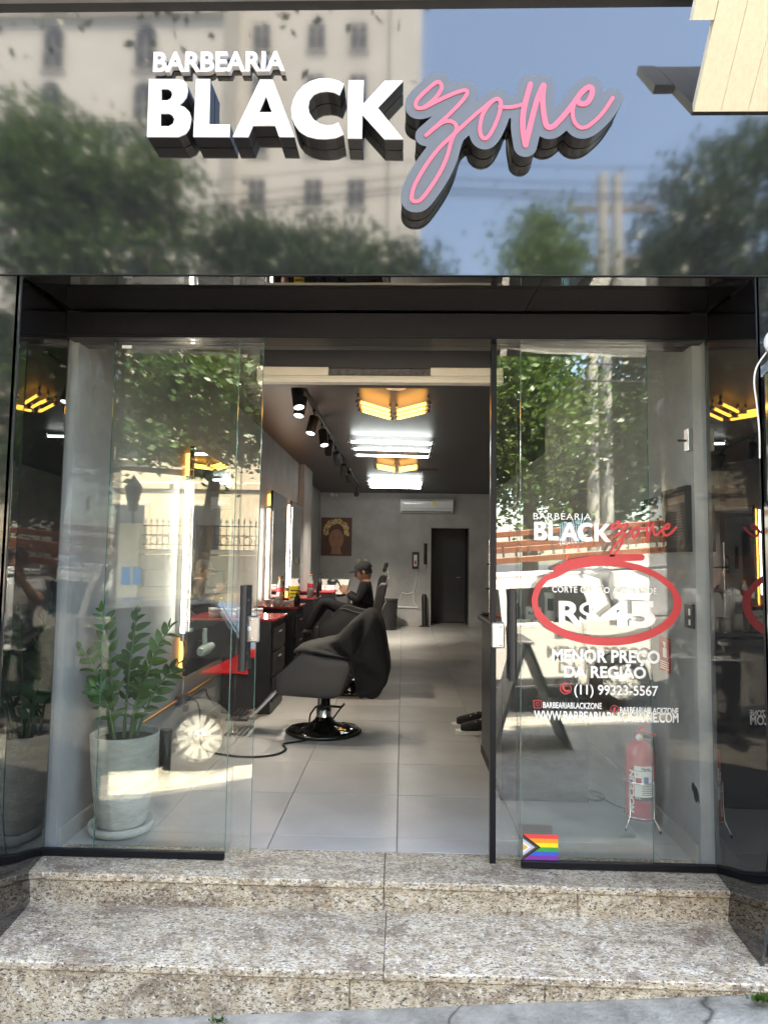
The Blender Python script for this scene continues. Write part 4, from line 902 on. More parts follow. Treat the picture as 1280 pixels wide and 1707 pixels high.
b = MB(); curved(b, 1.212, 1.24, .235, .262, .0742, 4); b.geo(GEO['a'], 1.214, 1.222, .272, .284, fn=lambda x, y, z: wrapz(x, 0, z, .0742)); b.build("label_print", M_exr, ex)
b = MB(); curved(b, 1.252, 1.275, .235, .268, .0742, 4); b.build("label_print", pm("label blue", (.03, .06, .3), .4), ex)
b = MB(); b.geo(GEO['moc'], 0, 1, 0, 1, fn=lambda x, y, z: wrapz(1.203-.026*z, 0, .085+.21*x, .0742)); b.geo(GEO['pqs'], 1.209, 1.235, .157, .165, fn=lambda x, y, z: wrapz(x, 0, z, .0744)); b.build("brand_print", M_vinyl, ex)
st = thing("extinguisher_stand", "thin chrome wire stand holding the fire extinguisher", "stand", (1.232, .48, 0))
b = MB(); b.lathe([(.079, .062), (.082, .065), (.079, .068), (.076, .065), (.079, .062)], (1.232, .48, 0), 24); b.lathe([(.079, .232), (.081, .235), (.079, .238)], (1.232, .48, 0), 24); b.lathe([(.0, .044), (.07, .044), (.07, .048)], (1.232, .48, 0), 20); b.build("ring", M_chrome, st)
for a in (215, 305, 90):
    c_, s_ = math.cos(R(a)), math.sin(R(a)); l = MB().tube([(1.232+.081*c_, .48+.081*s_, .25), (1.232+.081*c_, .48+.081*s_, .065), (1.232+.115*c_, .48+.115*s_, .012)], .0035, 6).build("leg", M_chrome, st)
    MB().ell((1.232+.115*c_, .48+.115*s_, .008), (.007, .007, .008), 8, 6).build("foot", M_rubber, l)
g = thing("loose_cable", "thin coiled cable lying on the floor behind the extinguisher", "cable", (1.05, .85, 0)); MB().tube([(1.11+.06*math.cos(t*.5), .9+.08*math.sin(t*.5), .006+t*.0003) for t in range(30)]+[(1.2, .75, .005), (1.3, .62, .01)], .004, 6).build("cable", M_dark, g)
# ------------------------------------------------------------------ barber chairs
def rounded(poly, r, n=4):
    out = []; m = len(poly)
    for i in range(m):
        p0, p1, p2 = [np.array(poly[(i+k) % m], float) for k in (-1, 0, 1)]
        a, c = p0-p1, p2-p1; q = min(r, np.linalg.norm(a)*.45, np.linalg.norm(c)*.45)
        s, e = p1+a/np.linalg.norm(a)*q, p1+c/np.linalg.norm(c)*q
        for t in np.linspace(0, 1, n+1): out.append(tuple((1-t)**2*s+2*t*(1-t)*p1+t*t*e))
    return out
def pad(poly, y0, y1, bev, dome=0.0):
    """upholstered panel: rounded outline in XZ with softened rims and a slightly domed face"""
    mb = MB(); P = np.array(poly); c = P.mean(0); n = len(poly)
    def ring(s, y): return [(c[0]+(p[0]-c[0])*s, y, c[1]+(p[1]-c[1])*s) for p in P]
    size = np.abs(P-c).max(); k = 1-bev/size
    rows = [ring(.4, y0-dome), ring(.75, y0-dome*.7), ring(k, y0), ring(1-(1-k)*.3, y0+bev*.3), ring(1, y0+bev), ring(1, y1-bev), ring(1-(1-k)*.3, y1-bev*.3), ring(k, y1), ring(.75, y1+dome*.7), ring(.4, y1+dome)]
    vs = [q for r_ in rows for q in r_]
    fs = [(i*n+j, i*n+(j+1) % n, (i+1)*n+(j+1) % n, (i+1)*n+j) for i in range(len(rows)-1) for j in range(n)]
    mb.add(vs, fs, True); mb.add(rows[0], [tuple(range(n))[::-1]], True); mb.add(rows[-1], [tuple(range(n))], True); return mb
ARM = rounded([(-.30, .335), (-.335, .38), (-.335, .47), (-.24, .555), (-.175, .625), (-.125, .665), (-.06, .66), (0, .635), (.19, .60), (.232, .57), (.21, .47), (.165, .345), (.09, .315)], .03)
def barber_chair(x, y, lift, label, rz=0, tall=True):
    t = thing("barber_chair", label, "barber chair", (x, y, 0), "black barber chairs in front of the stations"); Z = lift
    o = Vector((x, y, 0))
    def bl(mb, n, m, p=t):
        mb.v = [tuple(Vector(q)+o) for q in mb.v]; return mb.build(n, m, p)
    bl(MB().lathe([(.285, .001), (.29, .012), (.285, .025), (.26, .036), (.18, .05), (.10, .07), (.07, .10), (.06, .12)], (0, 0, 0), 36), "base", pm("chair base", (.012, .012, .013), .06, coat=1))
    bl(MB().lathe([(.291, .006), (.297, .012), (.291, .018)], (0, 0, 0), 36), "base_rim", M_rubber)
    bl(MB().lathe([(.058, .09), (.058, .2), (.05, .205), (.05, .37+Z)], (0, 0, 0), 22), "pump_column", M_chrome)
    bl(MB().tube([(-.06, -.06, .20), (.07, -.09, .215), (.14, -.05, .20), (.15, .06, .20)], .009, 8).tube([(.14, -.05, .2), (.09, -.05, .13), (.07, -.02, .10)], .007, 6).tube([(-.06, -.06, .2), (-.10, -.05, .14), (-.11, -.03, .08)], .007, 6), "foot_lever", M_black)
    bl(MB().box(-.2, .18, -.17, .17, .36+Z, .40+Z, .01), "seat_plate", M_black)
    bl(MB().box(-.27, .2, -.245, .245, .40+Z, .52+Z, .04), "seat", M_leather)
    for s in (-1, 1):
        m = pad([(p[0], p[1]+Z) for p in ARM], -.035, .035, .018, .012); m.v = [(a, b_+s*.285, c) for a, b_, c in m.v]; q = bl(m, "armrest", M_leather)
        if s < 0:
            e = [(p[0]*.985-.001, s*.285-.036, .49+Z+(p[1]-.49)*.98) for p in ARM]; bl(MB().tube(e+[e[0]], .0035, 6, cap=False), "piping", M_black, q)
    bk = [(.17, .46), (.24, .44), (.36, .98), (.37, 1.03), (.30, 1.05), (.27, 1.0)] if tall else [(.17, .46), (.24, .44), (.33, .86), (.33, .90), (.27, .91), (.24, .87)]
    m = MB(); pr = rounded([(a, c+Z) for a, c in bk], .03)
    m = pad(pr, -.235, .235, .03, .0); bl(m, "backrest", M_leather)
    if tall:
        bl(pad(rounded([(.31, 1.09+Z), (.345, 1.08+Z), (.385, 1.17+Z), (.375, 1.2+Z), (.34, 1.2+Z)], .02), -.13, .13, .02), "headrest", M_leather)
        bl(MB().tube([(.34, -.04, .95+Z), (.40, -.04, 1.02+Z), (.375, -.04, 1.12+Z)], .008).tube([(.34, .04, .95+Z), (.40, .04, 1.02+Z), (.375, .04, 1.12+Z)], .008).tube([(.28, -.1, .55+Z), (.36, -.1, .72+Z), (.33, -.1, .80+Z), (.39, -.1, .92+Z), (.37, -.1, 1.0+Z)], .008), "back_struts", M_chrome)
    fr = MB()
    for s in (-1, 1): fr.tube([(-.25, s*.12, .40+Z), (-.32, s*.12, .37+Z), (-.54, s*.12, .14), (-.62, s*.12, .115)], .016, 8)
    q = bl(fr, "footrest_arms", M_chrome); bl(MB().obox((-.42, 0, .255+Z*.5), (.012, .10, .15), Matrix.Rotation(R(44), 3, 'Y'), .005), "footrest_web", M_black, q)
    fp = MB()
    for k in range(5): fp.box(-.72+k*.035, -.70+k*.035, -.17, .17, .11, .122, .003)
    fp.box(-.73, -.56, -.18, -.165, .106, .124, .003).box(-.73, -.56, .165, .18, .106, .124, .003).box(-.73, -.56, -.006, .006, .106, .121)
    bl(fp, "foot_plate", M_black); bl(MB().tube([(-.68, -.14, .107), (-.68, -.14, .02)], .008).ell((-.68, -.14, .015), (.02, .02, .014), 8, 6), "support_foot", M_steel)
    if rz: t.rotation_euler = (0, 0, rz)
    return t
barber_chair(-.60, 2.27, 0, "front black barber chair with a dark cape thrown over its back", tall=False)
barber_chair(-.49, 3.95, .20, "second black barber chair, empty, behind the caped one", tall=False)
barber_chair(-.56, 5.40, .12, "third black barber chair with headrest in which the man in a cap sits", tall=True)
# cape
def cape(outline, x0, z0, yc, hw, label):
    g = thing("barber_cape", label, "cape", (x0, yc, z0)); b = MB(); P = np.array(rounded(outline, .05, 3)); P = P[::1]; n = len(P); c = P.mean(0)
    rows = []; S = [(-1, .70), (-.97, .86), (-.86, .95), (-.6, 1), (-.2, .985), (.2, .985), (.6, 1), (.86, .95), (.97, .86), (1, .70)]
    for y, s in S:
        r_ = []
        for i, p in enumerate(P):
            d = p-c; L = np.hypot(*d); fold = .012*math.sin(9*y+3*p[0]*10+p[1]*3)+.010*math.sin(23*p[0]+4*y)
            q = c+d*s+d/L*fold*(1 if p[1] < .62 else .4)
            r_.append((q[0]+x0, yc+y*hw+.03*math.sin(p[0]*17+p[1]*2)+.012*math.sin(p[0]*43), q[1]+z0))
        rows.append(r_)
    vs = [q for r_ in rows for q in r_]; b.add(vs, [(i*n+j, i*n+(j+1) % n, (i+1)*n+(j+1) % n, (i+1)*n+j) for i in range(len(rows)-1) for j in range(n)], True)
    # gently folded end faces
    for r_, y, sg in ((rows[0], -1, -1), (rows[-1], 1, 1)):
        mid = []
        for s in (.66, .33):
            mid.append([(x0+c[0]+(q[0]-x0-c[0])*s, q[1]+sg*.015*(1-s)+.012*s*s*math.sin((q[0]-x0)*26), z0+c[1]+(q[2]-z0-c[1])*s) for q in r_])
        vs = r_+mid[0]+mid[1]+[(x0+c[0], r_[0][1]+sg*.01, z0+c[1])]
        fs = [(i*n+j, i*n+(j+1) % n, (i+1)*n+(j+1) % n, (i+1)*n+j) for i in range(2) for j in range(n)]+[(2*n+j, 2*n+(j+1) % n, 3*n) for j in range(n)]
        b.add(vs, fs if sg > 0 else [f[::-1] for f in fs], True)
    b.build("cloth", M_cloth, g); return g
cape([(-.24, .64), (-.16, .69), (-.04, .705), (.08, .735), (.21, .86), (.33, .965), (.40, .955), (.455, .87), (.475, .77), (.50, .62), (.515, .50), (.49, .42), (.43, .335), (.36, .285), (.30, .30), (.265, .36), (.285, .47), (.25, .50), (.16, .575), (.02, .65), (-.14, .645)], -.60, 0, 2.24, .27, "black hair cutting cape draped over the back and seat of the front barber chair")
# ------------------------------------------------------------------ potted plant
pot = thing("plant_pot", "tall pale grey concrete pot inside the left pane holding the leafy plant", "plant pot", (-1.365, .275, .03))
b = MB().lathe([(.0, .032), (.108, .032), (.118, .045), (.14, .2), (.155, .34), (.163, .455), (.165, .468), (.158, .472), (.147, .462), (.143, .44), (0, .44)], (-1.365, .275, 0), 40)
b.build("pot", pm("weathered concrete pot", (.34, .34, .31), .8, c2=(.64, .635, .58), vs=7, bump=.3, bs=45, stretch=(1, 1, 3)), pot)
MB().lathe([(0, .441), (.14, .441), (.1, .448), (0, .45)], (-1.365, .275, 0), 24).build("soil", pm("soil", (.05, .04, .03), .95, bump=1, bs=70), pot)
sa = thing("pot_saucer", "round concrete saucer under the tall pot", "saucer", (-1.365, .275, 0)); MB().lathe([(0, .001), (.135, .001), (.15, .012), (.155, .045), (.148, .047), (.14, .03), (0, .028)], (-1.365, .275, 0), 36).build("dish", MAT["weathered concrete pot"], sa)
pl = thing("potted_plant", "dark green plant with upright stems of paired glossy leaves in the concrete pot", "plant", (-1.365, .275, .44))
def leaf_mesh():
    b = MB(); n = 7; vs = []
    for i in range(n+1):
        t = i/n; wd = .0215*math.sin(math.pi*t**.8)**.8+.0006; zc = -.015*t*t*2
        vs += [(t*.1, -wd, zc+wd*.32), (t*.1, 0, zc), (t*.1, wd, zc+wd*.32)]
    b.add(vs, [(3*i+k, 3*i+k+1, 3*i+4+k, 3*i+3+k) for i in range(n) for k in range(2)], True); return b
M_leaf = leaf_mat("glossy leaf", (.034, .092, .024), (.075, .165, .04), .15); M_leafy = leaf_mat("young leaf", (.07, .17, .02), (.10, .22, .03), .2); M_stem = pm("green stem", (.10, .17, .06), .5)
lm = leaf_mesh().build("leaf", M_leaf, None); leaf_me = lm.data; bpy.data.objects.remove(lm); leaf_me2 = leaf_me.copy(); leaf_me2.materials.clear(); leaf_me2.materials.append(M_leafy)
rg = random.Random(11)
#           base offset   tip (world x,y,z)      pairs
STEMS = [((-.05, -.02), (-1.475, .2, 1.075), 8, 0), ((-.07, .0), (-1.555, .16, .90), 7, 0), ((.0, -.02), (-1.315, .25, 1.07), 8, 0), ((.03, .0), (-1.13, .20, 1.0), 8, 1), ((.05, .02), (-1.13, .34, .80), 7, 0),
         ((-.02, .04), (-1.40, .40, .93), 6, 0), ((.04, -.04), (-1.24, .14, .74), 5, 0), ((-.03, -.05), (-1.47, .14, .72), 5, 0), ((.02, .05), (-1.25, .42, .88), 6, 0)]
for (bx_, by_), tip, n, young in STEMS:
    p0 = Vector((-1.365+bx_, .275+by_, .44)); p2 = Vector(tip); p1 = (p0+p2)/2+Vector((0, 0, (p2.z-p0.z)*.18))-Vector(((p2.x-p0.x)*.22, (p2.y-p0.y)*.22, 0))
    Q = [((1-t)**2)*p0+2*t*(1-t)*p1+t*t*p2 for t in [i/10 for i in range(11)]]
    s = MB().tube(Q, [.0085*(1-.75*i/10) for i in range(11)], 8).build("stem", M_stem, pl)
    az = rg.uniform(0, 6.28); L = (p2-p0).length
    face = Vector((rg.uniform(-.5, .5), -1, .1)).normalized()
    for i in range(n):
        t = .30+.68*i/(n-1); k = t*10; i0 = min(9, int(k)); p = Q[i0].lerp(Q[i0+1], k-i0); d = (Q[i0+1]-Q[i0]).normalized()
        side = d.cross(face).normalized()
        for sgn in (-1, 1):
            if i == n-1 and sgn > 0: v = d
            else: v = (side*sgn+d*(.45+.6*t)+face*rg.uniform(-.5, .5)).normalized()
            nn = (face+d*.2+Vector((rg.uniform(-1.2, 1.2), rg.uniform(-.4, .4), rg.uniform(-.3, 1.3)))).normalized(); yv = nn.cross(v).normalized(); nn = v.cross(yv)
            M = Matrix((v, yv, nn)).transposed(); sc_ = (.95-.5*abs(t-.55))*rg.uniform(.8, 1.05)*(.75 if t > .93 else 1)
            o = share("leaf", leaf_me2 if young and t > .4 else leaf_me, s, p-origin(pl), M.to_euler(), (sc_, sc_, sc_))
g = thing("umbrella_tube", "black cylinder standing on the floor behind the concrete pot", "cylinder", (-1.36, .92, 0)); MB().lathe([(0, .001), (.034, .001), (.034, .33), (.03, .33), (.03, .02), (0, .02)], (-1.375, .90, 0), 20).build("tube", M_black, g); MB().lathe([(.034, .31), (.037, .315), (.037, .33), (.034, .332)], (-1.375, .90, 0), 20).build("rim", M_blackmat, g)
# ------------------------------------------------------------------ people
def skin_geo(nodes, edges, sub=2):
    names = list(nodes); me = bpy.data.meshes.new("sk"); me.from_pydata([nodes[k][0] for k in names], [(names.index(a), names.index(c)) for a, c in edges], [])
    o = bpy.data.objects.new("sk", me); col.objects.link(o)
    md = o.modifiers.new("s", 'SKIN'); md.use_smooth_shade = True; ss = o.modifiers.new("u", 'SUBSURF'); ss.levels = sub; ss.render_levels = sub
    for i, k in enumerate(names):
        r = nodes[k][1]; me.skin_vertices[0].data[i].radius = (r, r) if not isinstance(r, tuple) else r; me.skin_vertices[0].data[i].use_root = (i == 0)
    ev = bpy.data.meshes.new_from_object(o.evaluated_get(_dg())); v = [tuple(q.co) for q in ev.vertices]; f = [tuple(p.vertices) for p in ev.polygons]
    bpy.data.objects.remove(o); bpy.data.meshes.remove(me); bpy.data.meshes.remove(ev); return v, f
def hand(mb, w, fwd, nrm, side, curl=.5, k=1.0):
    """palm, four unequal bent fingers and a thumb; nrm points out of the palm, side towards the thumb"""
    f = Vector(fwd).normalized(); n = Vector(nrm); n = (n-f*n.dot(f)).normalized(); s = f.cross(n)
    if s.dot(Vector(side)) < 0: s = -s
    w = Vector(w); rot = Matrix((f, s, n)).transposed()
    mb.obox(w+f*.045*k, (.047*k, .039*k, .013*k), rot, .011*k)
    for i, (o, l) in enumerate(((.029, .072), (.010, .082), (-.010, .076), (-.028, .058))):
        p = w+f*.078*k+s*o*k; d = f; pts = [p]
        for j, q in enumerate((.42, .33, .27)):
            a = curl*(.5+.35*j); d = (f*math.cos(curl*(j+1)*.75)+n*math.sin(curl*(j+1)*.75)).normalized(); p = p+d*l*q*k; pts.append(p)
        mb.tube(pts, [.009*k, .0085*k, .008*k, .006*k], 8)
    p = w+f*.025*k+s*.034*k; a = p+(f*.6+s*.6+n*.3).normalized()*.034*k; c = a+(f*.9+s*.1+n*.5).normalized()*.03*k
    mb.tube([w+f*.015*k+s*.015*k, p, a, c], [.012*k, .0115*k, .010*k, .008*k], 8)
def person(label, J, fw, hairm, shirtm, trm, sleeve, cap=None, loc=None, shoe=True, tilt=0.0):
    t = thing("person", label, "person", loc or tuple(J['pelvis'])); J = {k: Vector(q) for k, q in J.items()}
    fwd = Vector(fw).normalized(); upv = Vector((0, 0, 1)); hf = (fwd*math.cos(tilt)-upv*math.sin(tilt)).normalized(); hr = hf.cross(upv).normalized(); hu = hr.cross(hf)
    rad = dict(pelvis=(.15, .11), spine=(.125, .095), chest=(.15, .105), neckb=(.075, .065), neck=.052, skull=.058, shL=.058, elL=.043, wrL=.029, shR=.058, elR=.043, wrR=.029, hipL=.085, knL=.056, anL=.04, hipR=.085, knR=.056, anR=.04)
    rad = {k: (v if not isinstance(v, tuple) else v[0]*.82) for k, v in rad.items()}
    E = [('pelvis', 'spine'), ('spine', 'chest'), ('chest', 'neckb'), ('neckb', 'neck'), ('neck', 'skull')]+[(a, c) for s in 'LR' for a, c in (('chest', 'sh'+s), ('sh'+s, 'el'+s), ('el'+s, 'wr'+s), ('pelvis', 'hip'+s), ('hip'+s, 'kn'+s), ('kn'+s, 'an'+s))]
    E = [(a, c) for a, c in E if a in J and c in J]
    v, f = skin_geo({k: (J[k], rad[k]) for k in J if k in rad}, E)
    b = MB().add(v, f, True); hc = J['head']
    def loc_(q): return hc+hf*q[0]+hr*q[1]+hu*q[2]
    m, n = 16, 20; vs = []
    for i in range(m+1):
        th = math.pi*i/m; z = math.cos(th)
        for k in range(n):
            ph = 2*math.pi*k/n; x, y = math.sin(th)*math.cos(ph), math.sin(th)*math.sin(ph)
            jaw = max(0, -z); X = .098*x*(1-.12*jaw)+.012*jaw*(x > -.2)-(.02*jaw if x < 0 else 0); Y = .076*y*(1-.34*jaw**1.3); Zq = .118*z
            if x > .6 and -.15 < z < .25 and abs(y) < .5: X -= .006
            vs.append(loc_((X, Y, Zq)))
    b.add(vs, [(i*n+k, (i+1)*n+k, (i+1)*n+(k+1) % n, i*n+(k+1) % n) for i in range(m) for k in range(n)], True)
    b.tube([loc_((.088, 0, .018)), loc_((.106, 0, -.012)), loc_((.112, 0, -.03)), loc_((.09, 0, -.038))], [.007, .011, .015, .008], 8)
    for s in (-1, 1): b.tube([loc_((-.005, s*.073, .02)), loc_((-.012, s*.083, .0)), loc_((-.004, s*.076, -.032))], [.012, .017, .009], 8)
    for s in 'LR':
        hd = J['ha'+s]-J['wr'+s]; sg = 1 if s == 'R' else -1
        hand(b, J['wr'+s], hd, J['pn'+s], J['th'+s], J.get('curl', Vector((.7, 0, 0))).x)
    b.build("body", M_skin, t)
    e = MB()
    for s in (-1, 1): e.ell(loc_((.082, s*.031, .012)), (.012, .012, .008), 10, 6)
    e.build("eyes", M_blackmat, t); MB().tube([loc_((.086, s*.024, -.065)) if s else loc_((.094, 0, -.064)) for s in (-1, 0, 1)], [.003, .006, .003], 8).build("lips", pm("lips", (.32, .12, .1), .5), t)
    MB().tube([loc_((.084, -.046, .034)), loc_((.093, -.03, .04)), loc_((.092, -.014, .036))], .004, 6).tube([loc_((.084, .046, .034)), loc_((.093, .03, .04)), loc_((.092, .014, .036))], .004, 6).build("brows", hairm, t)
    vs = []; 
    for i in range(9):
        th = math.pi*.58*i/8
        for k in range(n):
            ph = 2*math.pi*k/n; x, y, z = math.sin(th)*math.cos(ph), math.sin(th)*math.sin(ph), math.cos(th)
            if x > .45: z = max(z, .48)
            vs.append(loc_((.108*x-.004, .085*y, .127*z)))
    MB().add(vs, [(i*n+k, (i+1)*n+k, (i+1)*n+(k+1) % n, i*n+(k+1) % n) for i in range(8) for k in range(n)], True).build("hair", hairm, t)
    if cap:
        vs = []
        for i in range(8):
            th = math.pi*.5*i/7
            for k in range(n):
                ph = 2*math.pi*k/n; x, y, z = math.sin(th)*math.cos(ph), math.sin(th)*math.sin(ph), math.cos(th); vs.append(loc_((.118*x-.006, .094*y, .040+.098*z)))
        c = MB().add(vs, [(i*n+k, (i+1)*n+k, (i+1)*n+(k+1) % n, i*n+(k+1) % n) for i in range(7) for k in range(n)], True)
        top = []; 
        for dz in (.006, -.004):
            for k in range(9):
                a = R(-62+k*15.5); top.append(loc_((.098*math.cos(a)+.0, .088*math.sin(a), .044+dz))); top.append(loc_((.185*math.cos(a)*(.92 if abs(k-4) > 2 else 1), .09*math.sin(a), .030+dz-.006*abs(k-4)*.4)))
        c.add(top, [(2*k, 2*k+1, 2*k+3, 2*k+2) for k in range(8)]+[(18+2*k, 20+2*k, 21+2*k, 19+2*k) for k in range(8)]+[(2*k+1, 19+2*k, 21+2*k, 2*k+3) for k in range(8)], True); c.build("cap", cap, t)
    # clothes
    def grow(keys, edges, k, add=None): nodes = {q: (J[q], rad[q]*k) for q in keys if q in J}; nodes.update(add or {}); return skin_geo(nodes, [(a, c) for a, c in edges if a in nodes and c in nodes])
    add = {}; ed = [('pelvis', 'spine'), ('spine', 'chest'), ('chest', 'neckb'), ('chest', 'shL'), ('chest', 'shR')]
    for s in 'LR':
        if sleeve >= 1.5: add['sl'+s] = (J['el'+s], .058); add['cu'+s] = (J['el'+s].lerp(J['wr'+s], sleeve-1), .042); ed += [('sh'+s, 'sl'+s), ('sl'+s, 'cu'+s)]
        else: add['sl'+s] = (J['sh'+s].lerp(J['el'+s], sleeve), .078); ed += [('sh'+s, 'sl'+s)]
    add['hem'] = (J['pelvis']+(J['pelvis']-J['spine']).normalized()*.06, .155); ed.append(('pelvis', 'hem'))
    v, f = grow(['pelvis', 'spine', 'chest', 'neckb', 'shL', 'shR'], ed, 1.17, add); MB().add(v, f, True).build("shirt", shirtm, t)
    v, f = grow(['pelvis', 'hipL', 'hipR', 'knL', 'knR', 'anL', 'anR'], [('pelvis', 'hipL'), ('pelvis', 'hipR'), ('hipL', 'knL'), ('hipR', 'knR'), ('knL', 'anL'), ('knR', 'anR')], 1.22); MB().add(v, f, True).build("trousers", trm, t)
    for s in 'LR':
        a, q = J['an'+s], J['to'+s]; d = q-a; d.z = 0; d.normalize(); z0 = q.z
        sh = MB().tube([a+Vector((0, 0, -.01))-d*.05, a+d*.03+Vector((0, 0, -.03)), a.lerp(q, .6)+Vector((0, 0, .01)), q+d*.03], [.04, .05, .042, .03], 12); sh.build("shoe", M_black, t)
    return t
M_hair = pm("black hair", (.012, .01, .01), .6)
M_jean = pm("black trousers", (.016, .016, .02), .8); M_knit = pm("black long sleeve", (.02, .02, .023), .85)
yb = 5.40
person("man in black cap and clothes lounging in the far chair with a phone", dict(pelvis=(-.50, yb, .69), spine=(-.47, yb, .83), chest=(-.46, yb, .99), neckb=(-.455, yb, 1.085), neck=(-.465, yb, 1.11), skull=(-.475, yb, 1.15), head=(-.487, yb, 1.195),
    shL=(-.46, yb-.17, 1.03), elL=(-.52, yb-.2, .84), wrL=(-.70, yb-.07, .945), shR=(-.46, yb+.17, 1.03), elR=(-.54, yb+.2, .84), wrR=(-.71, yb+.07, .955), haL=(-.76, yb-.03, 1.01), haR=(-.77, yb+.02, 1.02),
    pnL=(-.3, 1, .2), thL=(.5, 0, .8), pnR=(-.3, -1, .2), thR=(.5, 0, .8), hipL=(-.55, yb-.1, .66), knL=(-.98, yb-.13, .84), anL=(-1.16, yb-.13, .47), toL=(-1.29, yb-.13, .43), hipR=(-.55, yb+.1, .66), knR=(-.96, yb+.1, .80), anR=(-1.20, yb+.1, .45), toR=(-1.32, yb+.1, .42), curl=(.9, 0, 0)),
    (-1, 0, 0), M_hair, M_knit, M_jean, 1.85, cap=M_rubber, tilt=.22)
g = thing("phone", "dark phone held up by the man in the cap", "phone", (-.785, yb, 1.03)); MB().obox((-.785, yb-.0, 1.035), (.005, .036, .075), Matrix.Rotation(R(-28), 3, 'Y'), .003).build("case", M_black, g); MB().obox((-.779, yb, 1.038), (.0006, .033, .070), Matrix.Rotation(R(-28), 3, 'Y')).build("screen", pm("dim screen", (.08, .09, .1), .1), g)
# photographer on the pavement, seen only in reflections
zf = gz(0, -3.4)
person("photographer in white T-shirt and black trousers holding up a phone on the pavement", dict(pelvis=(0, -3.47, zf+.93), spine=(0, -3.48, zf+1.10), chest=(0, -3.48, zf+1.28), neckb=(0, -3.48, zf+1.43), neck=(0, -3.47, zf+1.48), skull=(0, -3.46, zf+1.55), head=(0, -3.44, zf+1.62),
    shL=(-.18, -3.47, zf+1.38), elL=(-.25, -3.27, zf+1.22), wrL=(-.095, -3.20, zf+1.50), shR=(.18, -3.47, zf+1.38), elR=(.25, -3.27, zf+1.22), wrR=(.095, -3.20, zf+1.50), haL=(-.06, -3.175, zf+1.60), haR=(.06, -3.175, zf+1.60), pnL=(1, .1, 0), thL=(.3, -1, 0), pnR=(-1, .1, 0), thR=(-.3, -1, 0),
    hipL=(-.1, -3.47, zf+.88), knL=(-.12, -3.44, zf+.5), anL=(-.13, -3.48, zf+.09), toL=(-.16, -3.32, zf+.04), hipR=(.1, -3.47, zf+.88), knR=(.12, -3.44, zf+.5), anR=(.14, -3.48, zf+.09), toR=(.18, -3.32, zf+.04), curl=(.8, 0, 0)),
    (0, 1, 0), M_hair, M_shirtw, M_jean, .62, loc=(0, -3.47, zf))
g = thing("camera_phone", "black phone held up in both hands by the photographer", "phone", (0, -3.15, 1.3)); MB().box(-.038, .038, -3.157, -3.148, 1.24, 1.40, .004).build("case", M_black, g); MB().box(-.0355, .0355, -3.1585, -3.1572, 1.245, 1.395).build("screen", pm("phone screen", (.05, .06, .07), .1), g)
# sneakers behind the counter
def sneaker(x, y, label):
    g = thing("sneaker", label, "shoe", (x, y, 0), "black sneakers on the floor by the counter")
    MB().tube([(x-.13, y, .05), (x-.10, y, .05), (x-.02, y, .065), (x+.05, y, .085), (x+.12, y, .085)], [.028, .04, .045, .046, .04], 12).build("upper", pm("sneaker mesh", (.015, .015, .017), .7, bump=.5, bs=200), g)
    MB().prism(rounded([(x-.17, y-.035), (x-.15, y-.045), (x+.14, y-.038), (x+.15, y+.035), (x-.15, y+.045), (x-.17, y+.035)], .03), lambda a, c, d: (a, c, d), .001, .032).build("sole", M_vinyl, g)
    MB().tube([(x-.02, y-.03, .10), (x+.0, y+.03, .105), (x+.02, y-.03, .12), (x+.04, y+.03, .125)], .004, 6).build("laces", M_vinyl, g)
sneaker(.60, 2.28, "black sneaker with white sole nearer the street by the counter edge"); sneaker(.585, 2.5, "black sneaker with white sole farther from the street by the counter edge")
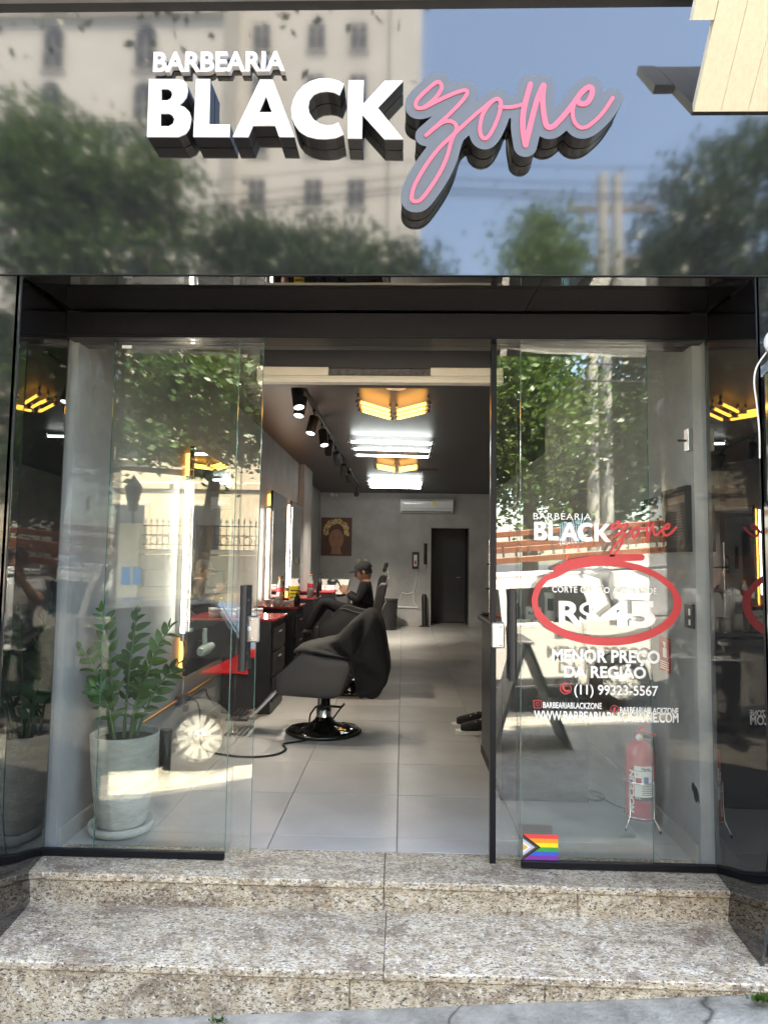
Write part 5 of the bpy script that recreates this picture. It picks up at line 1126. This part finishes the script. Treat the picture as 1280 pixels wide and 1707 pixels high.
# ------------------------------------------------------------------ the street opposite, seen mirrored in the glass and the gloss panels
def loft(secs):
    b = MB(); n = len(secs[0]); vs = [q for s in secs for q in s]
    b.add(vs, [(i*n+j, i*n+(j+1) % n, (i+1)*n+(j+1) % n, (i+1)*n+j) for i in range(len(secs)-1) for j in range(n)]); b.add(secs[0], [tuple(range(n))[::-1]]); b.add(secs[-1], [tuple(range(n))]); return b
def wheel(t, x, y, r, w_, m_rim, out=1, spokes=7, frac=.68):
    q = MB().lathe([(r*.62, -w_/2), (r*.93, -w_/2), (r, -w_/2+.03), (r, w_/2-.03), (r*.93, w_/2), (r*.62, w_/2), (r*.60, w_/2-.05), (r*.60, -w_/2+.05), (r*.62, -w_/2)], (x, y, r), 28, axis='y', caps=False).build("wheel", M_rubber, t)
    b = MB(); f = y+out*(w_/2-.012); s = -1 if out > 0 else 1
    b.lathe([(r*frac*1.0, s*0), (r*frac*1.04, s*.012), (r*frac*.93, s*.012), (r*frac*.9, 0)], (x, f, r), 28, axis='y', caps=False)
    b.lathe([(r*frac*.93, s*.004), (r*frac*.4, s*.012), (r*.2, s*.016)], (x, f, r), 28, axis='y', caps=False)
    ho = MB()
    for k in range(spokes):
        a = 2*math.pi*k/spokes+.2
        for (da, wd, r1) in ((0, .10, .48), (math.pi/spokes, .035, .6)):
            q_ = [(r*frac*r1, -wd*.7), (r*frac*.86, -wd), (r*frac*.89, 0), (r*frac*.86, wd), (r*frac*r1, wd*.7)]
            ho.prism([(rr_*math.cos(a+da+t_), rr_*math.sin(a+da+t_)) for rr_, t_ in q_], lambda A, B, d: (x+A, f+out*(.0135+d*.004-.006*max(0, (math.hypot(A, B)/(r*frac)-.4))), r+B), -1, 0)
    ho.build("rim_opening", M_dark, q, 'stuff')
    b.lathe([(r*.2, 0), (r*.18, s*.015), (0, s*.02)], (x, f, r), 16, axis='y'); b.build("rim", m_rim, q)
    b = MB().lathe([(r*.9*frac, 0), (0, 0)], (x, f-out*.03, r), 24, axis='y'); b.build("brake_disc", M_dark, q)
    b = MB()
    for k in range(5): a = 2*math.pi*k/5; b.lathe([(.012, 0), (.010, s*.022), (0, s*.022)], (x+.04*math.cos(a), f, r+.04*math.sin(a)), 8, axis='y')
    b.build("wheel_nut", M_steel, q)
def arch(cx, r, n=9): return [(cx-r*math.cos(math.pi*k/n), .30+r*math.sin(math.pi*k/n)) for k in range(n+1)]
def vehicle(name, label, cat, L, W, H, xr, xf, wr, body_poly, glassp, roof, paint, windows, loc, rot, group=None):
    """side profile body with wheel arches, tapered cabin, inset windows, lamps and four wheels; +x is the rear"""
    t = thing(name, label, cat, (0, 0, 0), group); hw = W/2
    b = MB(); P = body_poly
    secs = [[(p[0], y, p[1]) for p in P] for y in (-hw, -hw+.06, hw-.06, hw)]
    secs[0] = [(p[0]*.985, -hw, p[1]) for p in P]; secs[-1] = [(p[0]*.985, hw, p[1]) for p in P]
    loft(secs).build("body", paint, t)
    lo, hi = glassp
    secs = []
    for k in range(3):
        u = k/2; z = lo+(hi-lo)*u; q = hw*(.95-.17*u)
        x0 = roof[0][0]+(roof[1][0]-roof[0][0])*u; x1 = roof[0][1]+(roof[1][1]-roof[0][1])*u
        secs.append([(x0, -q, z), (x1, -q, z), (x1, q, z), (x0, q, z)])
    secs.append([(secs[-1][0][0]+.12, -hw*.66, hi+.05), (secs[-1][1][0]-.12, -hw*.66, hi+.05), (secs[-1][1][0]-.12, hw*.66, hi+.05), (secs[-1][0][0]+.12, hw*.66, hi+.05)])
    loft(secs).build("cabin", paint, t)
    gm = pm(name+" glass", (.012, .014, .016), .03, ior=1.6)
    for s in (-1, 1):
        for (pa) in windows:
            b = MB(); vs = []
            for x, z in pa:
                u = (z-lo)/(hi-lo); k = u*2; i = min(1, int(k)); q0, q1 = hw*(.95-.17*(i/2)), hw*(.95-.17*((i+1)/2)); vs.append((x, s*((q0+(q1-q0)*(k-i))+.004), z))
            b.add(vs, [tuple(range(len(vs)))]).build("side_window", gm, t)
    for k, x in enumerate((0, 1)):
        a, c = roof[0][x], roof[1][x]; d = -.006 if x == 0 else .006; q0, q1 = hw*.86, hw*.70; z0, z1 = lo+.03, hi-.03; f0, f1 = .03/(hi-lo), 1-.03/(hi-lo)
        MB().add([(a+(c-a)*f0+d, -q0, z0), (a+(c-a)*f0+d, q0, z0), (a+(c-a)*f1+d, q1, z1), (a+(c-a)*f1+d, -q1, z1)], [(0, 1, 2, 3)]).build("windscreen" if x == 0 else "rear_window", gm, t)
    rim = MAT.get("alloy") or pm("alloy", (.8, .78, .74), .3, .35)
    for x in (xr, xf):
        for s in (-1, 1): wheel(t, x, s*(hw-.09), wr, .2, rim, s)
    t.location = loc; t.rotation_euler = rot; return t
SL = -math.atan(.066)
M_pwhite = pm("white car paint", (.72, .70, .66), .2, coat=.5); M_pblack = pm("black car paint", (.012, .012, .014), .2, coat=.6)
M_lampred = pm("red lamp lens", (.32, .012, .018), .12, coat=.6)
xr, xf = 1.30, -1.45
body = [(-2.2, .38)]+arch(xf, .36)+[(xr-.5, .33)][:0]+arch(xr, .36)+[(2.35, .42), (2.42, .6), (2.40, .98), (1.0, .99), (-1.05, .97), (-1.9, .86), (-2.25, .7), (-2.28, .5)]
body = [(-2.2, .38)]+arch(xf, .36)+arch(xr, .36)+[(2.35, .42), (2.42, .6), (2.40, .98), (1.0, .99), (-1.05, .97), (-1.9, .86), (-2.25, .7), (-2.28, .5)]
zr = gz(1.2, -5.4)-.095
tk = vehicle("pickup_truck", "white pickup truck with orange ladders on its roof rack parked beside the pavement", "pickup truck", 4.7, 1.76, 1.52, xr, xf, .31, body, (.97, 1.44), ((-1.15, 1.30), (-.35, 1.20)), M_pwhite,
    [[(-.75, 1.0), (.05, 1.0), (.05, 1.38), (-.42, 1.38)], [(.13, 1.0), (1.0, 1.0), (1.06, 1.12), (.98, 1.38), (.13, 1.38)]], (1.15, -5.42, zr), (0, SL, 0))
def sub(mb, n, m, p): return mb.build(n, m, p) if False else _sub(mb, n, m, p)
def _sub(mb, n, m, p):
    me = MB(); me.v, me.f, me.sm = mb.v, mb.f, mb.sm; o = me.build(n, m, None); o.parent = p; return o
for x in (.09,): _sub(MB().box(x-.012, x+.012, .872, .884, .42, .97).box(-.86, -.85, .874, .884, .42, .95).box(.93, .94, .874, .884, .5, .96), "door_seam", M_dark, tk)
_sub(MB().box(-.12, .02, .88, .905, .86, .89, .008), "door_handle", M_pwhite, tk); _sub(MB().box(.62, .76, .88, .905, .87, .9, .008), "door_handle", M_pwhite, tk)
_sub(MB().box(-.75, .85, .855, .882, .30, .40, .01), "side_sill", M_dark, tk)
for s in (-1, 1):
    _sub(MB().box(2.38, 2.43, s*.84-.05, s*.84+.05, .6, .9, .02), "tail_light", M_lampred, tk); _sub(MB().box(-2.28, -2.1, s*.7-.13, s*.7+.13, .66, .78, .03), "headlight", M_steel, tk); _sub(MB().ell((-.78, s*1.0, 1.03), (.07, .1, .07), 12, 8), "mirror", M_pwhite, tk)
    _sub(MB().tube([(-.3, s*.58, 1.52), (1.15, s*.58, 1.52)], .02, 8).tube([(-.25, s*.58, 1.46), (-.25, s*.58, 1.6)], .018, 8).tube([(1.05, s*.58, 1.46), (1.05, s*.58, 1.6)], .018, 8), "roof_rail", M_white, tk)
_sub(MB().box(-.27, -.22, -.72, .72, 1.6, 1.63).box(1.03, 1.08, -.72, .72, 1.6, 1.63).box(2.2, 2.26, -.7, .7, 1.6, 1.63).box(2.2, 2.26, .66, .7, .98, 1.6).box(2.2, 2.26, -.7, -.66, .98, 1.6), "rack_bar", M_white, tk)
_sub(MB().box(1.33, 2.1, -.6, .7, 1.0, 1.55, .04).prism([(1.33, 1.55), (2.1, 1.55), (1.95, 1.68), (1.45, 1.68)], lambda a, c, d: (a, d, c), -.6, .7), "tool_box", M_white, tk)
M_copper = pm("orange fibreglass", (.30, .11, .055), .45)
def ladder(y, z, x0, x1, label):
    t = thing("ladder", label, "ladder", (0, 0, 0), "ladders on the roof rack of the pickup"); b = MB()
    for dz in (0, .17): b.box(x0, x1, y-.02, y+.02, z+dz-.035, z+dz+.035, .008).build("rail", M_copper, t) if False else None
    for dz in (0, .19):
        q = MB().box(x0, x1, y-.018, y+.018, z+dz-.035, z+dz+.035, .006); q.build("rail", M_copper, t)
    n = int((x1-x0)/.29)
    for k in range(n): MB().tube([(x0+.15+k*.29, y, z+.03), (x0+.15+k*.29, y, z+.165)], .014, 6).build("rung", M_steel, t)
    t.location = (1.15, -5.42, zr); t.rotation_euler = (0, SL-.02, 0)
ladder(.62, 1.70, -2.0, 2.6, "orange ladder on edge nearest the pavement on the pickup's rack"); ladder(.45, 1.82, -1.6, 3.0, "second orange ladder lying a little higher on the pickup's rack"); ladder(.3, 1.70, -1.8, 2.3, "orange ladder farthest from the pavement on the pickup's rack")
# dark hatchback on the pavement
xr, xf = 1.42, -1.15
body = [(-1.9, .33)]+arch(xf, .35)+arch(xr, .35)+[(1.9, .36), (1.98, .55), (1.95, .92), (1.6, .95), (-.8, .93), (-1.6, .82), (-1.95, .62), (-1.97, .42)]
xc = -3.05; zc = gz(-1.63, -2.6)-.066*0
dc = vehicle("parked_car", "black hatchback with pale alloy wheels and red tail lights parked on the pavement", "car", 3.95, 1.72, 1.5, xr, xf, .305, body, (.93, 1.38), ((-.95, 1.85), (-.25, 1.55)), M_pblack,
    [[(-.7, .97), (.1, .97), (.1, 1.33), (-.3, 1.33)], [(.17, .97), (1.1, .97), (1.3, 1.1), (1.1, 1.33), (.17, 1.33)]], (xc, -3.37, gz(xc, -3.37)-.005), (0, SL, 0))
for s in (-1, 1):
    _sub(loft([[(1.46, s*.80, .82), (1.46, s*.862, .82), (1.46, s*.862, .835), (1.46, s*.8, .835)], [(1.66, s*.8, .81), (1.66, s*.868, .81), (1.66, s*.868, .91), (1.66, s*.8, .92)], [(1.82, s*.8, .79), (1.82, s*.868, .79), (1.82, s*.868, .97), (1.82, s*.8, .98)], [(1.97, s*.62, .80), (1.985, s*.8, .80), (1.97, s*.78, .99), (1.93, s*.6, .99)]]), "tail_light", M_lampred, dc)
    _sub(MB().box(-1.93, -1.7, s*.66-.13, s*.66+.13, .64, .76, .03), "headlight", M_steel, dc)
_sub(MB().box(-.9, 1.1, .86, .875, .52, .54), "side_strip", M_dark, dc)
# sandwich board
sb = thing("sandwich_board", "dark folding sandwich board with white price lettering standing on the pavement, mirrored in the glass", "sandwich board", (1.07, -2.87, 0))
zb0, zb1 = gz(.76, -2.87), gz(1.42, -2.87)
def slabq(p0, p1, y0, y1, th, n, m):
    d = (Vector(p1)-Vector(p0)); nn = Vector((d.z, 0, -d.x)).normalized()*th; b = MB()
    vs = [Vector((p0[0], y, p0[2]))+nn*s for y in (y0, y1) for s in (0, 1)]+[Vector((p1[0], y, p1[2]))+nn*s for y in (y0, y1) for s in (0, 1)]
    b.add(vs, [(0, 1, 3, 2), (4, 6, 7, 5), (0, 4, 5, 1), (2, 3, 7, 6), (0, 2, 6, 4), (1, 5, 7, 3)]); return b.build(n, m, sb)
slabq((.765, 0, zb0+.005), (1.03, 0, .66), -3.2, -2.62, .03, "board_panel", M_dark); slabq((1.43, 0, zb1+.005), (1.08, 0, .66), -3.2, -2.62, -.03, "board_panel", M_dark)
MB().box(1.0, 1.11, -3.2, -2.62, .655, .685, .006).build("top_hinge", M_steel, sb)
# ------------------------------------------------------------------ trees
M_bark = pm("bark", (.13, .10, .07), .9, var=.3, vs=14, bump=1, bs=30)
LM = [leaf_mat("street leaf", (.035, .075, .018), (.075, .13, .03)), leaf_mat("dark leaf", (.02, .045, .014), (.045, .085, .022)), leaf_mat("bright leaf", (.07, .13, .02), (.12, .19, .04))]
def crown_mesh(rg, blobs, n, ls, clumps, drop=.0):
    cs = []
    for (c, r, wt) in blobs:
        for k in range(int(clumps*wt)):
            while True:
                q = rg.uniform(-1, 1, 3)
                d = np.linalg.norm(q)
                if .35 < d < 1: break
            cs.append(np.array(c)+q*np.array(r)*(.75+.25*rg.random()))
    cs = np.array(cs); cid = rg.integers(0, len(cs), n); sg = np.array([.42, .42, .26])*rg.uniform(.5, 1.3, (n, 1))
    p = cs[cid]+rg.normal(0, 1, (n, 3))*sg; a = rg.normal(0, 1, (n, 3)); a[:, 2] = a[:, 2]*.5-drop; a /= np.linalg.norm(a, axis=1)[:, None]
    u = rg.normal(0, 1, (n, 3)); u -= a*(u*a).sum(1)[:, None]; u /= np.linalg.norm(u, axis=1)[:, None]; s = ls*rg.uniform(.6, 1.3, (n, 1))
    nn = np.cross(a, u)
    v = np.stack([p, p+a*s*.5+u*s*.26+nn*s*.08, p+a*s, p+a*s*.5-u*s*.26+nn*s*.08], 1).reshape(-1, 3)
    me = bpy.data.meshes.new("crown"); me.vertices.add(4*n); me.vertices.foreach_set('co', v.ravel()); me.loops.add(4*n); me.loops.foreach_set('vertex_index', np.arange(4*n, dtype=np.int32))
    me.polygons.add(n); me.polygons.foreach_set('loop_start', np.arange(0, 4*n, 4, dtype=np.int32)); me.polygons.foreach_set('loop_total', np.full(n, 4, dtype=np.int32)); me.update(); return me, cs
def tree(label, x, y, top, trunk, blobs, n, ls, clumps, mi, seed, group="street trees mirrored in the facade", drop=0.0, lean=0):
    t = thing("street_tree", label, "tree", (x, y, gz(x, y)), group); rg = np.random.default_rng(seed); z0 = gz(x, y)
    me, cs = crown_mesh(rg, blobs, n, ls, clumps, drop); me.materials.append(LM[mi]); me.transform(Matrix.Translation((-x, -y, -z0)))
    o = bpy.data.objects.new("crown", me); col.objects.link(o); o.parent = t
    b = MB(); fx, fy, fz_ = trunk; b.tube([(x, y, z0-.1), (x+lean*.3, y, z0+fz_*.4), (fx, fy, fz_)], [.24, .19, .15], 10)
    for c in cs[rg.permutation(len(cs))[:14]]:
        m_ = np.array((fx, fy, fz_))*.5+c*.5+rg.normal(0, .25, 3); b.tube([(fx, fy, fz_-.1), tuple(m_), tuple(c)], [.09, .05, .02], 6)
    b.build("trunk", M_bark, t); return t
tree("broad leafy tree with a leaning trunk opposite the left door, mirrored in glass and sign", -5.0, -12.6, 11, (-4.4, -12.6, 3.4), [((-6.9, -12.6, 8.6), (2.6, 2.0, 2.6), 1), ((-4.7, -12.6, 5.0), (2.4, 1.7, 1.8), .8), ((-8.2, -12.6, 10.2), (1.5, 1.4, 1.5), .4), ((-8.4, -12.4, 4.6), (1.6, 1.2, 2.6), .6)], 34000, .2, 170, 0, 1, lean=.8)
tree("medium tree opposite the middle of the sign with a ragged top", -1.2, -13.2, 9, (-1.3, -13.2, 4.2), [((-1.6, -13.2, 7.4), (2.9, 1.6, 1.8), 1), ((-3.6, -13.2, 8.3), (.9, .9, 1.0), .2)], 22000, .18, 130, 1, 2)
tree("bright green tree across the road mirrored in the right door", 2.9, -12.4, 8, (2.9, -12.4, 3.0), [((2.6, -12.4, 4.6), (1.6, 1.3, 2.4), 1), ((3.1, -12.8, 7.6), (.75, .8, 1.9), .45)], 20000, .16, 130, 2, 3)
tree("tall spreading tree mirrored at the right end of the sign", 8.4, -14.5, 12, (8.0, -14.5, 5.0), [((9.0, -14.5, 9.4), (3.4, 2.0, 3.2), 1), ((6.4, -14.8, 8.0), (1.8, 1.4, 1.6), .5), ((6.2, -14.5, 5.0), (1.9, 1.4, 1.5), .4)], 30000, .2, 170, 1, 4, drop=.5)
tree("dark shade tree behind the power pole, mirrored in the right pane", 5.6, -15.2, 7, (5.6, -15.2, 2.6), [((5.2, -15.2, 4.4), (2.4, 1.5, 2.6), 1)], 16000, .2, 110, 1, 5)
# overhanging branch near the facade
nt_ = tree("near pavement tree whose branch tips hang above the sign as dark leaves", -5.6, -3.2, 7, (-5.2, -3.1, 7.0), [((-2.0, -2.35, 6.3), (.8, .4, .3), .5), ((-.6, -2.3, 6.35), (.8, .4, .3), .5), ((-3.6, -2.5, 6.2), (1.0, .6, .4), .6), ((-1.95, -2.3, 5.5), (.4, .15, .06), .10), ((-.75, -2.3, 5.5), (.35, .15, .08), .12), ((-5.4, -3.2, 6.8), (1.6, 1.5, 1.2), .6)], 2600, .11, 60, 1, 6)
# ------------------------------------------------------------------ far side: wall with iron fence, tall building
M_stone = pm("cream stone", (.55, .47, .34), .8, c2=(.66, .58, .44), vs=2, bump=.2, bs=20); M_bld = pm("cream render", (.44, .425, .39), .85, c2=(.53, .51, .475), vs=.5)
M_iron = pm("wrought iron", (.015, .015, .016), .5)
gw = thing("garden_wall", "cream stone wall with moulded cornice and iron scroll fence opposite the left door, mirrored in the glass", "wall", (-6, -14.6, -.9))
cz0 = gz(-5, -14.5)
for j in range(5):
    for k in range(9):
        x0 = -10.5+k*1.06+(.53 if j % 2 else 0); MB().box(x0, x0+1.048, -14.95, -14.6+.008*((k+j) % 3), cz0+j*.42, cz0+j*.42+.408, .012).build("stone_block", M_stone, gw)
MB().box(-10.6, -.4, -15.0, -14.5, cz0+2.11, cz0+2.24, .03).build("cornice", M_stone, gw)
b = MB(); 
for k in range(64): x = -10.4+k*.155; b.tube([(x, -14.7, cz0+2.24), (x, -14.7, cz0+2.95)], .011, 5).tube([(x, -14.7, cz0+2.95), (x, -14.7, cz0+3.08)], [.03, .002], 5)
for z in (2.35, 2.6, 2.85): b.box(-10.5, -.5, -14.715, -14.685, cz0+z, cz0+z+.025)
for k in range(32):
    x = -10.3+k*.31; b.tube([(x+.11*math.cos(a), -14.69, cz0+2.475+.11*math.sin(a)) for a in [i*2*math.pi/12 for i in range(13)]], .011, 5, cap=False)
b.build("iron_fence", M_iron, gw, 'stuff')
for x in (-7.2, -3.1):
    MB().box(x-.3, x+.3, -14.98, -14.45, cz0, cz0+2.9, .02).build("gate_pier", M_stone, gw)
g = thing("notice_board", "pair of blue notices on the stone pier across the road", "notice", (-7.1, -14.45, .9))
for x in (-7.32, -7.02): MB().box(x, x+.22, -14.446, -14.42, cz0+1.3, cz0+1.75, .004).build("notice_sheet", pm("blue notice", (.08, .25, .5), .4), g)
ln = thing("street_lantern", "old black lantern on the stone pier across the road", "lantern", (-7.2, -14.7, 2.1)); zl = cz0+2.9
MB().tube([(-7.2, -14.7, zl), (-7.2, -14.7, zl+.35)], .04, 8).build("post", M_iron, ln); MB().lathe([(.12, zl+.35), (.24, zl+.95), (.26, zl+.97), (.2, zl+1.05), (.05, zl+1.25), (.0, zl+1.32)], (-7.2, -14.7, 0), 6, smooth=False).build("cage", M_iron, ln)
vl = thing("villa", "cream villa behind the stone wall with shaded openings", "building", (-6, -19, -.9)); MB().box(-13, .3, -24, -18, -2, 8).build("wall", M_stone, vl)
for x in (-11, -8.6, -6.2, -3.8, -1.4):
    for z in (1.0, 4.4):
        q = MB().box(x-.6, x+.6, -18.0, -17.93, z, z+2.1, .02).build("window", M_stone, vl); MB().box(x-.48, x+.48, -17.93, -17.92, z+.1, z+2.0).build("pane", M_dark, q)
MB().box(-13.1, .4, -18.25, -17.95, 3.5, 3.75, .03).build("string_course", M_stone, vl)
bd = thing("apartment_tower", "tall cream apartment tower with arched and square windows filling the left of the sign's reflection", "building", (-10, -31, -1))
MB().box(-34, -9.6, -45, -31, -2, 46).build("wall", M_bld, bd); MB().box(-9.59, .75, -45, -34, -2, 46).build("wall", M_bld, bd); MB().box(-1.0, .755, -33.95, -33.7, -2, 46).build("corner_pilaster", M_bld, bd)
for z in range(5, 46, 6): MB().box(-34, -9.55, -30.99, -30.75, z+.55, z+.8, .04).build("string_course", M_bld, bd)
M_win = pm("dark window glass", (.02, .024, .03), .08, ior=1.6); wme = {}
def win(x, y, z, w_, h, archd):
    key = (w_, h, archd)
    if key not in wme:
        pts = [(-w_/2, 0), (w_/2, 0), (w_/2, h)]+([(w_/2*math.cos(a), h+w_/2*math.sin(a)) for a in [i*math.pi/8 for i in range(1, 8)]] if archd else [])+[(-w_/2, h)]
        big = [(p[0]*1.25, p[1]*1.06-.12) for p in pts]
        f_ = MB().prism(big, lambda a, c, d: (a, d, c), -.05, .1).build("window", M_bld, bd); p_ = MB().prism(pts, lambda a, c, d: (a, d, c), .101, .11).build("pane", M_win, f_)
        b = MB().box(-.03, .03, .111, .13, .02, h).box(-w_/2, w_/2, .111, .13, h*.55, h*.55+.05); q_ = b.build("glazing_bar", M_bld, f_)
        for o in (f_, p_, q_):
            o.data.transform(Matrix.Translation(origin(o.parent)) if False else Matrix.Identity(4))
        # meshes were shifted by the tower origin: move them back to the window's own origin
        for o in (f_, p_, q_): o.data.transform(Matrix.Translation(Vector(bd.location)))
        wme[key] = (f_.data, p_.data, q_.data)
        for o in (f_, p_, q_): bpy.data.objects.remove(o)
    a, c, d = wme[key]; o = share("window", a, bd, Vector((x, y, z))-bd.location)
    share("pane", c, o, (0, 0, 0)); share("glazing_bar", d, o, (0, 0, 0))
for j in range(11):
    z = 8.4+j*3.05
    for x in (-23.5, -18.5, -13.6): win(x, -31, z, 1.1, 1.75, True)
    for x in (-8.3, -5.2, -2.8): win(x, -34, z+.3, .95, 1.5, False)
pp = thing("power_pole", "tall pair of concrete power poles across the road mirrored in the right pane", "utility pole", (4.9, -13.9, -.5))
for x in (4.75, 5.1): MB().tube([(x, -13.9, -1), (x, -13.9, 10.8)], [.17, .12], 14).build("pole", pm("pole concrete", (.42, .40, .36), .85, var=.1), pp)
MB().box(3.9, 6.0, -14.0, -13.88, 9.9, 10.05).box(4.2, 5.7, -14.0, -13.88, 8.7, 8.8).build("crossarm", pm("grey wood", (.2, .17, .14), .8), pp)
wi = thing("overhead_wires", "bundle of thin black power and phone wires strung above the road", "wires", (0, -12, 7)); 
for k, (y, z) in enumerate(((-12.0, 9.5), (-12.1, 9.2), (-12.2, 8.9), (-11.6, 5.6), (-11.7, 5.4), (-11.65, 5.0), (-11.8, 4.8), (-9, 7.2))):
    MB().tube([(-30+i*3, y, z+.066*(-30+i*3)*.5+.5*((((-30+i*3) % 24)-12)/12)**2) for i in range(21)], .012+.004*(k % 3), 5).build("wire", M_rubber, wi)

# weeds and moss in the joint between step and pavement
def weed(x, y, n, s, label):
    g = thing("weed_tuft", label, "weed", (x, y, gz(x, y)), "weeds in the pavement joint"); b = MB(); q = random.Random(int(x*100))
    for k in range(n):
        a = q.uniform(0, 6.28); r_ = q.uniform(0, s); p = Vector((x+r_*math.cos(a), y+r_*.4*math.sin(a), gz(x, y)+.002)); d = Vector((q.uniform(-1, 1), q.uniform(-1, .3), q.uniform(.4, 1.2))).normalized()*s*q.uniform(.3, .7); w_ = d.cross(Vector((0, 0, 1))).normalized()*s*.14
        b.add([p, p+d*.5+w_, p+d, p+d*.5-w_], [(0, 1, 2, 3)])
    b.build("leaves", LM[2], g, 'stuff')
weed(-.62, -.66, 60, .035, "small bright green tuft in the joint below the left half of the lower step")
weed(1.24, -.66, 70, .05, "green weed at the right end of the lower step")
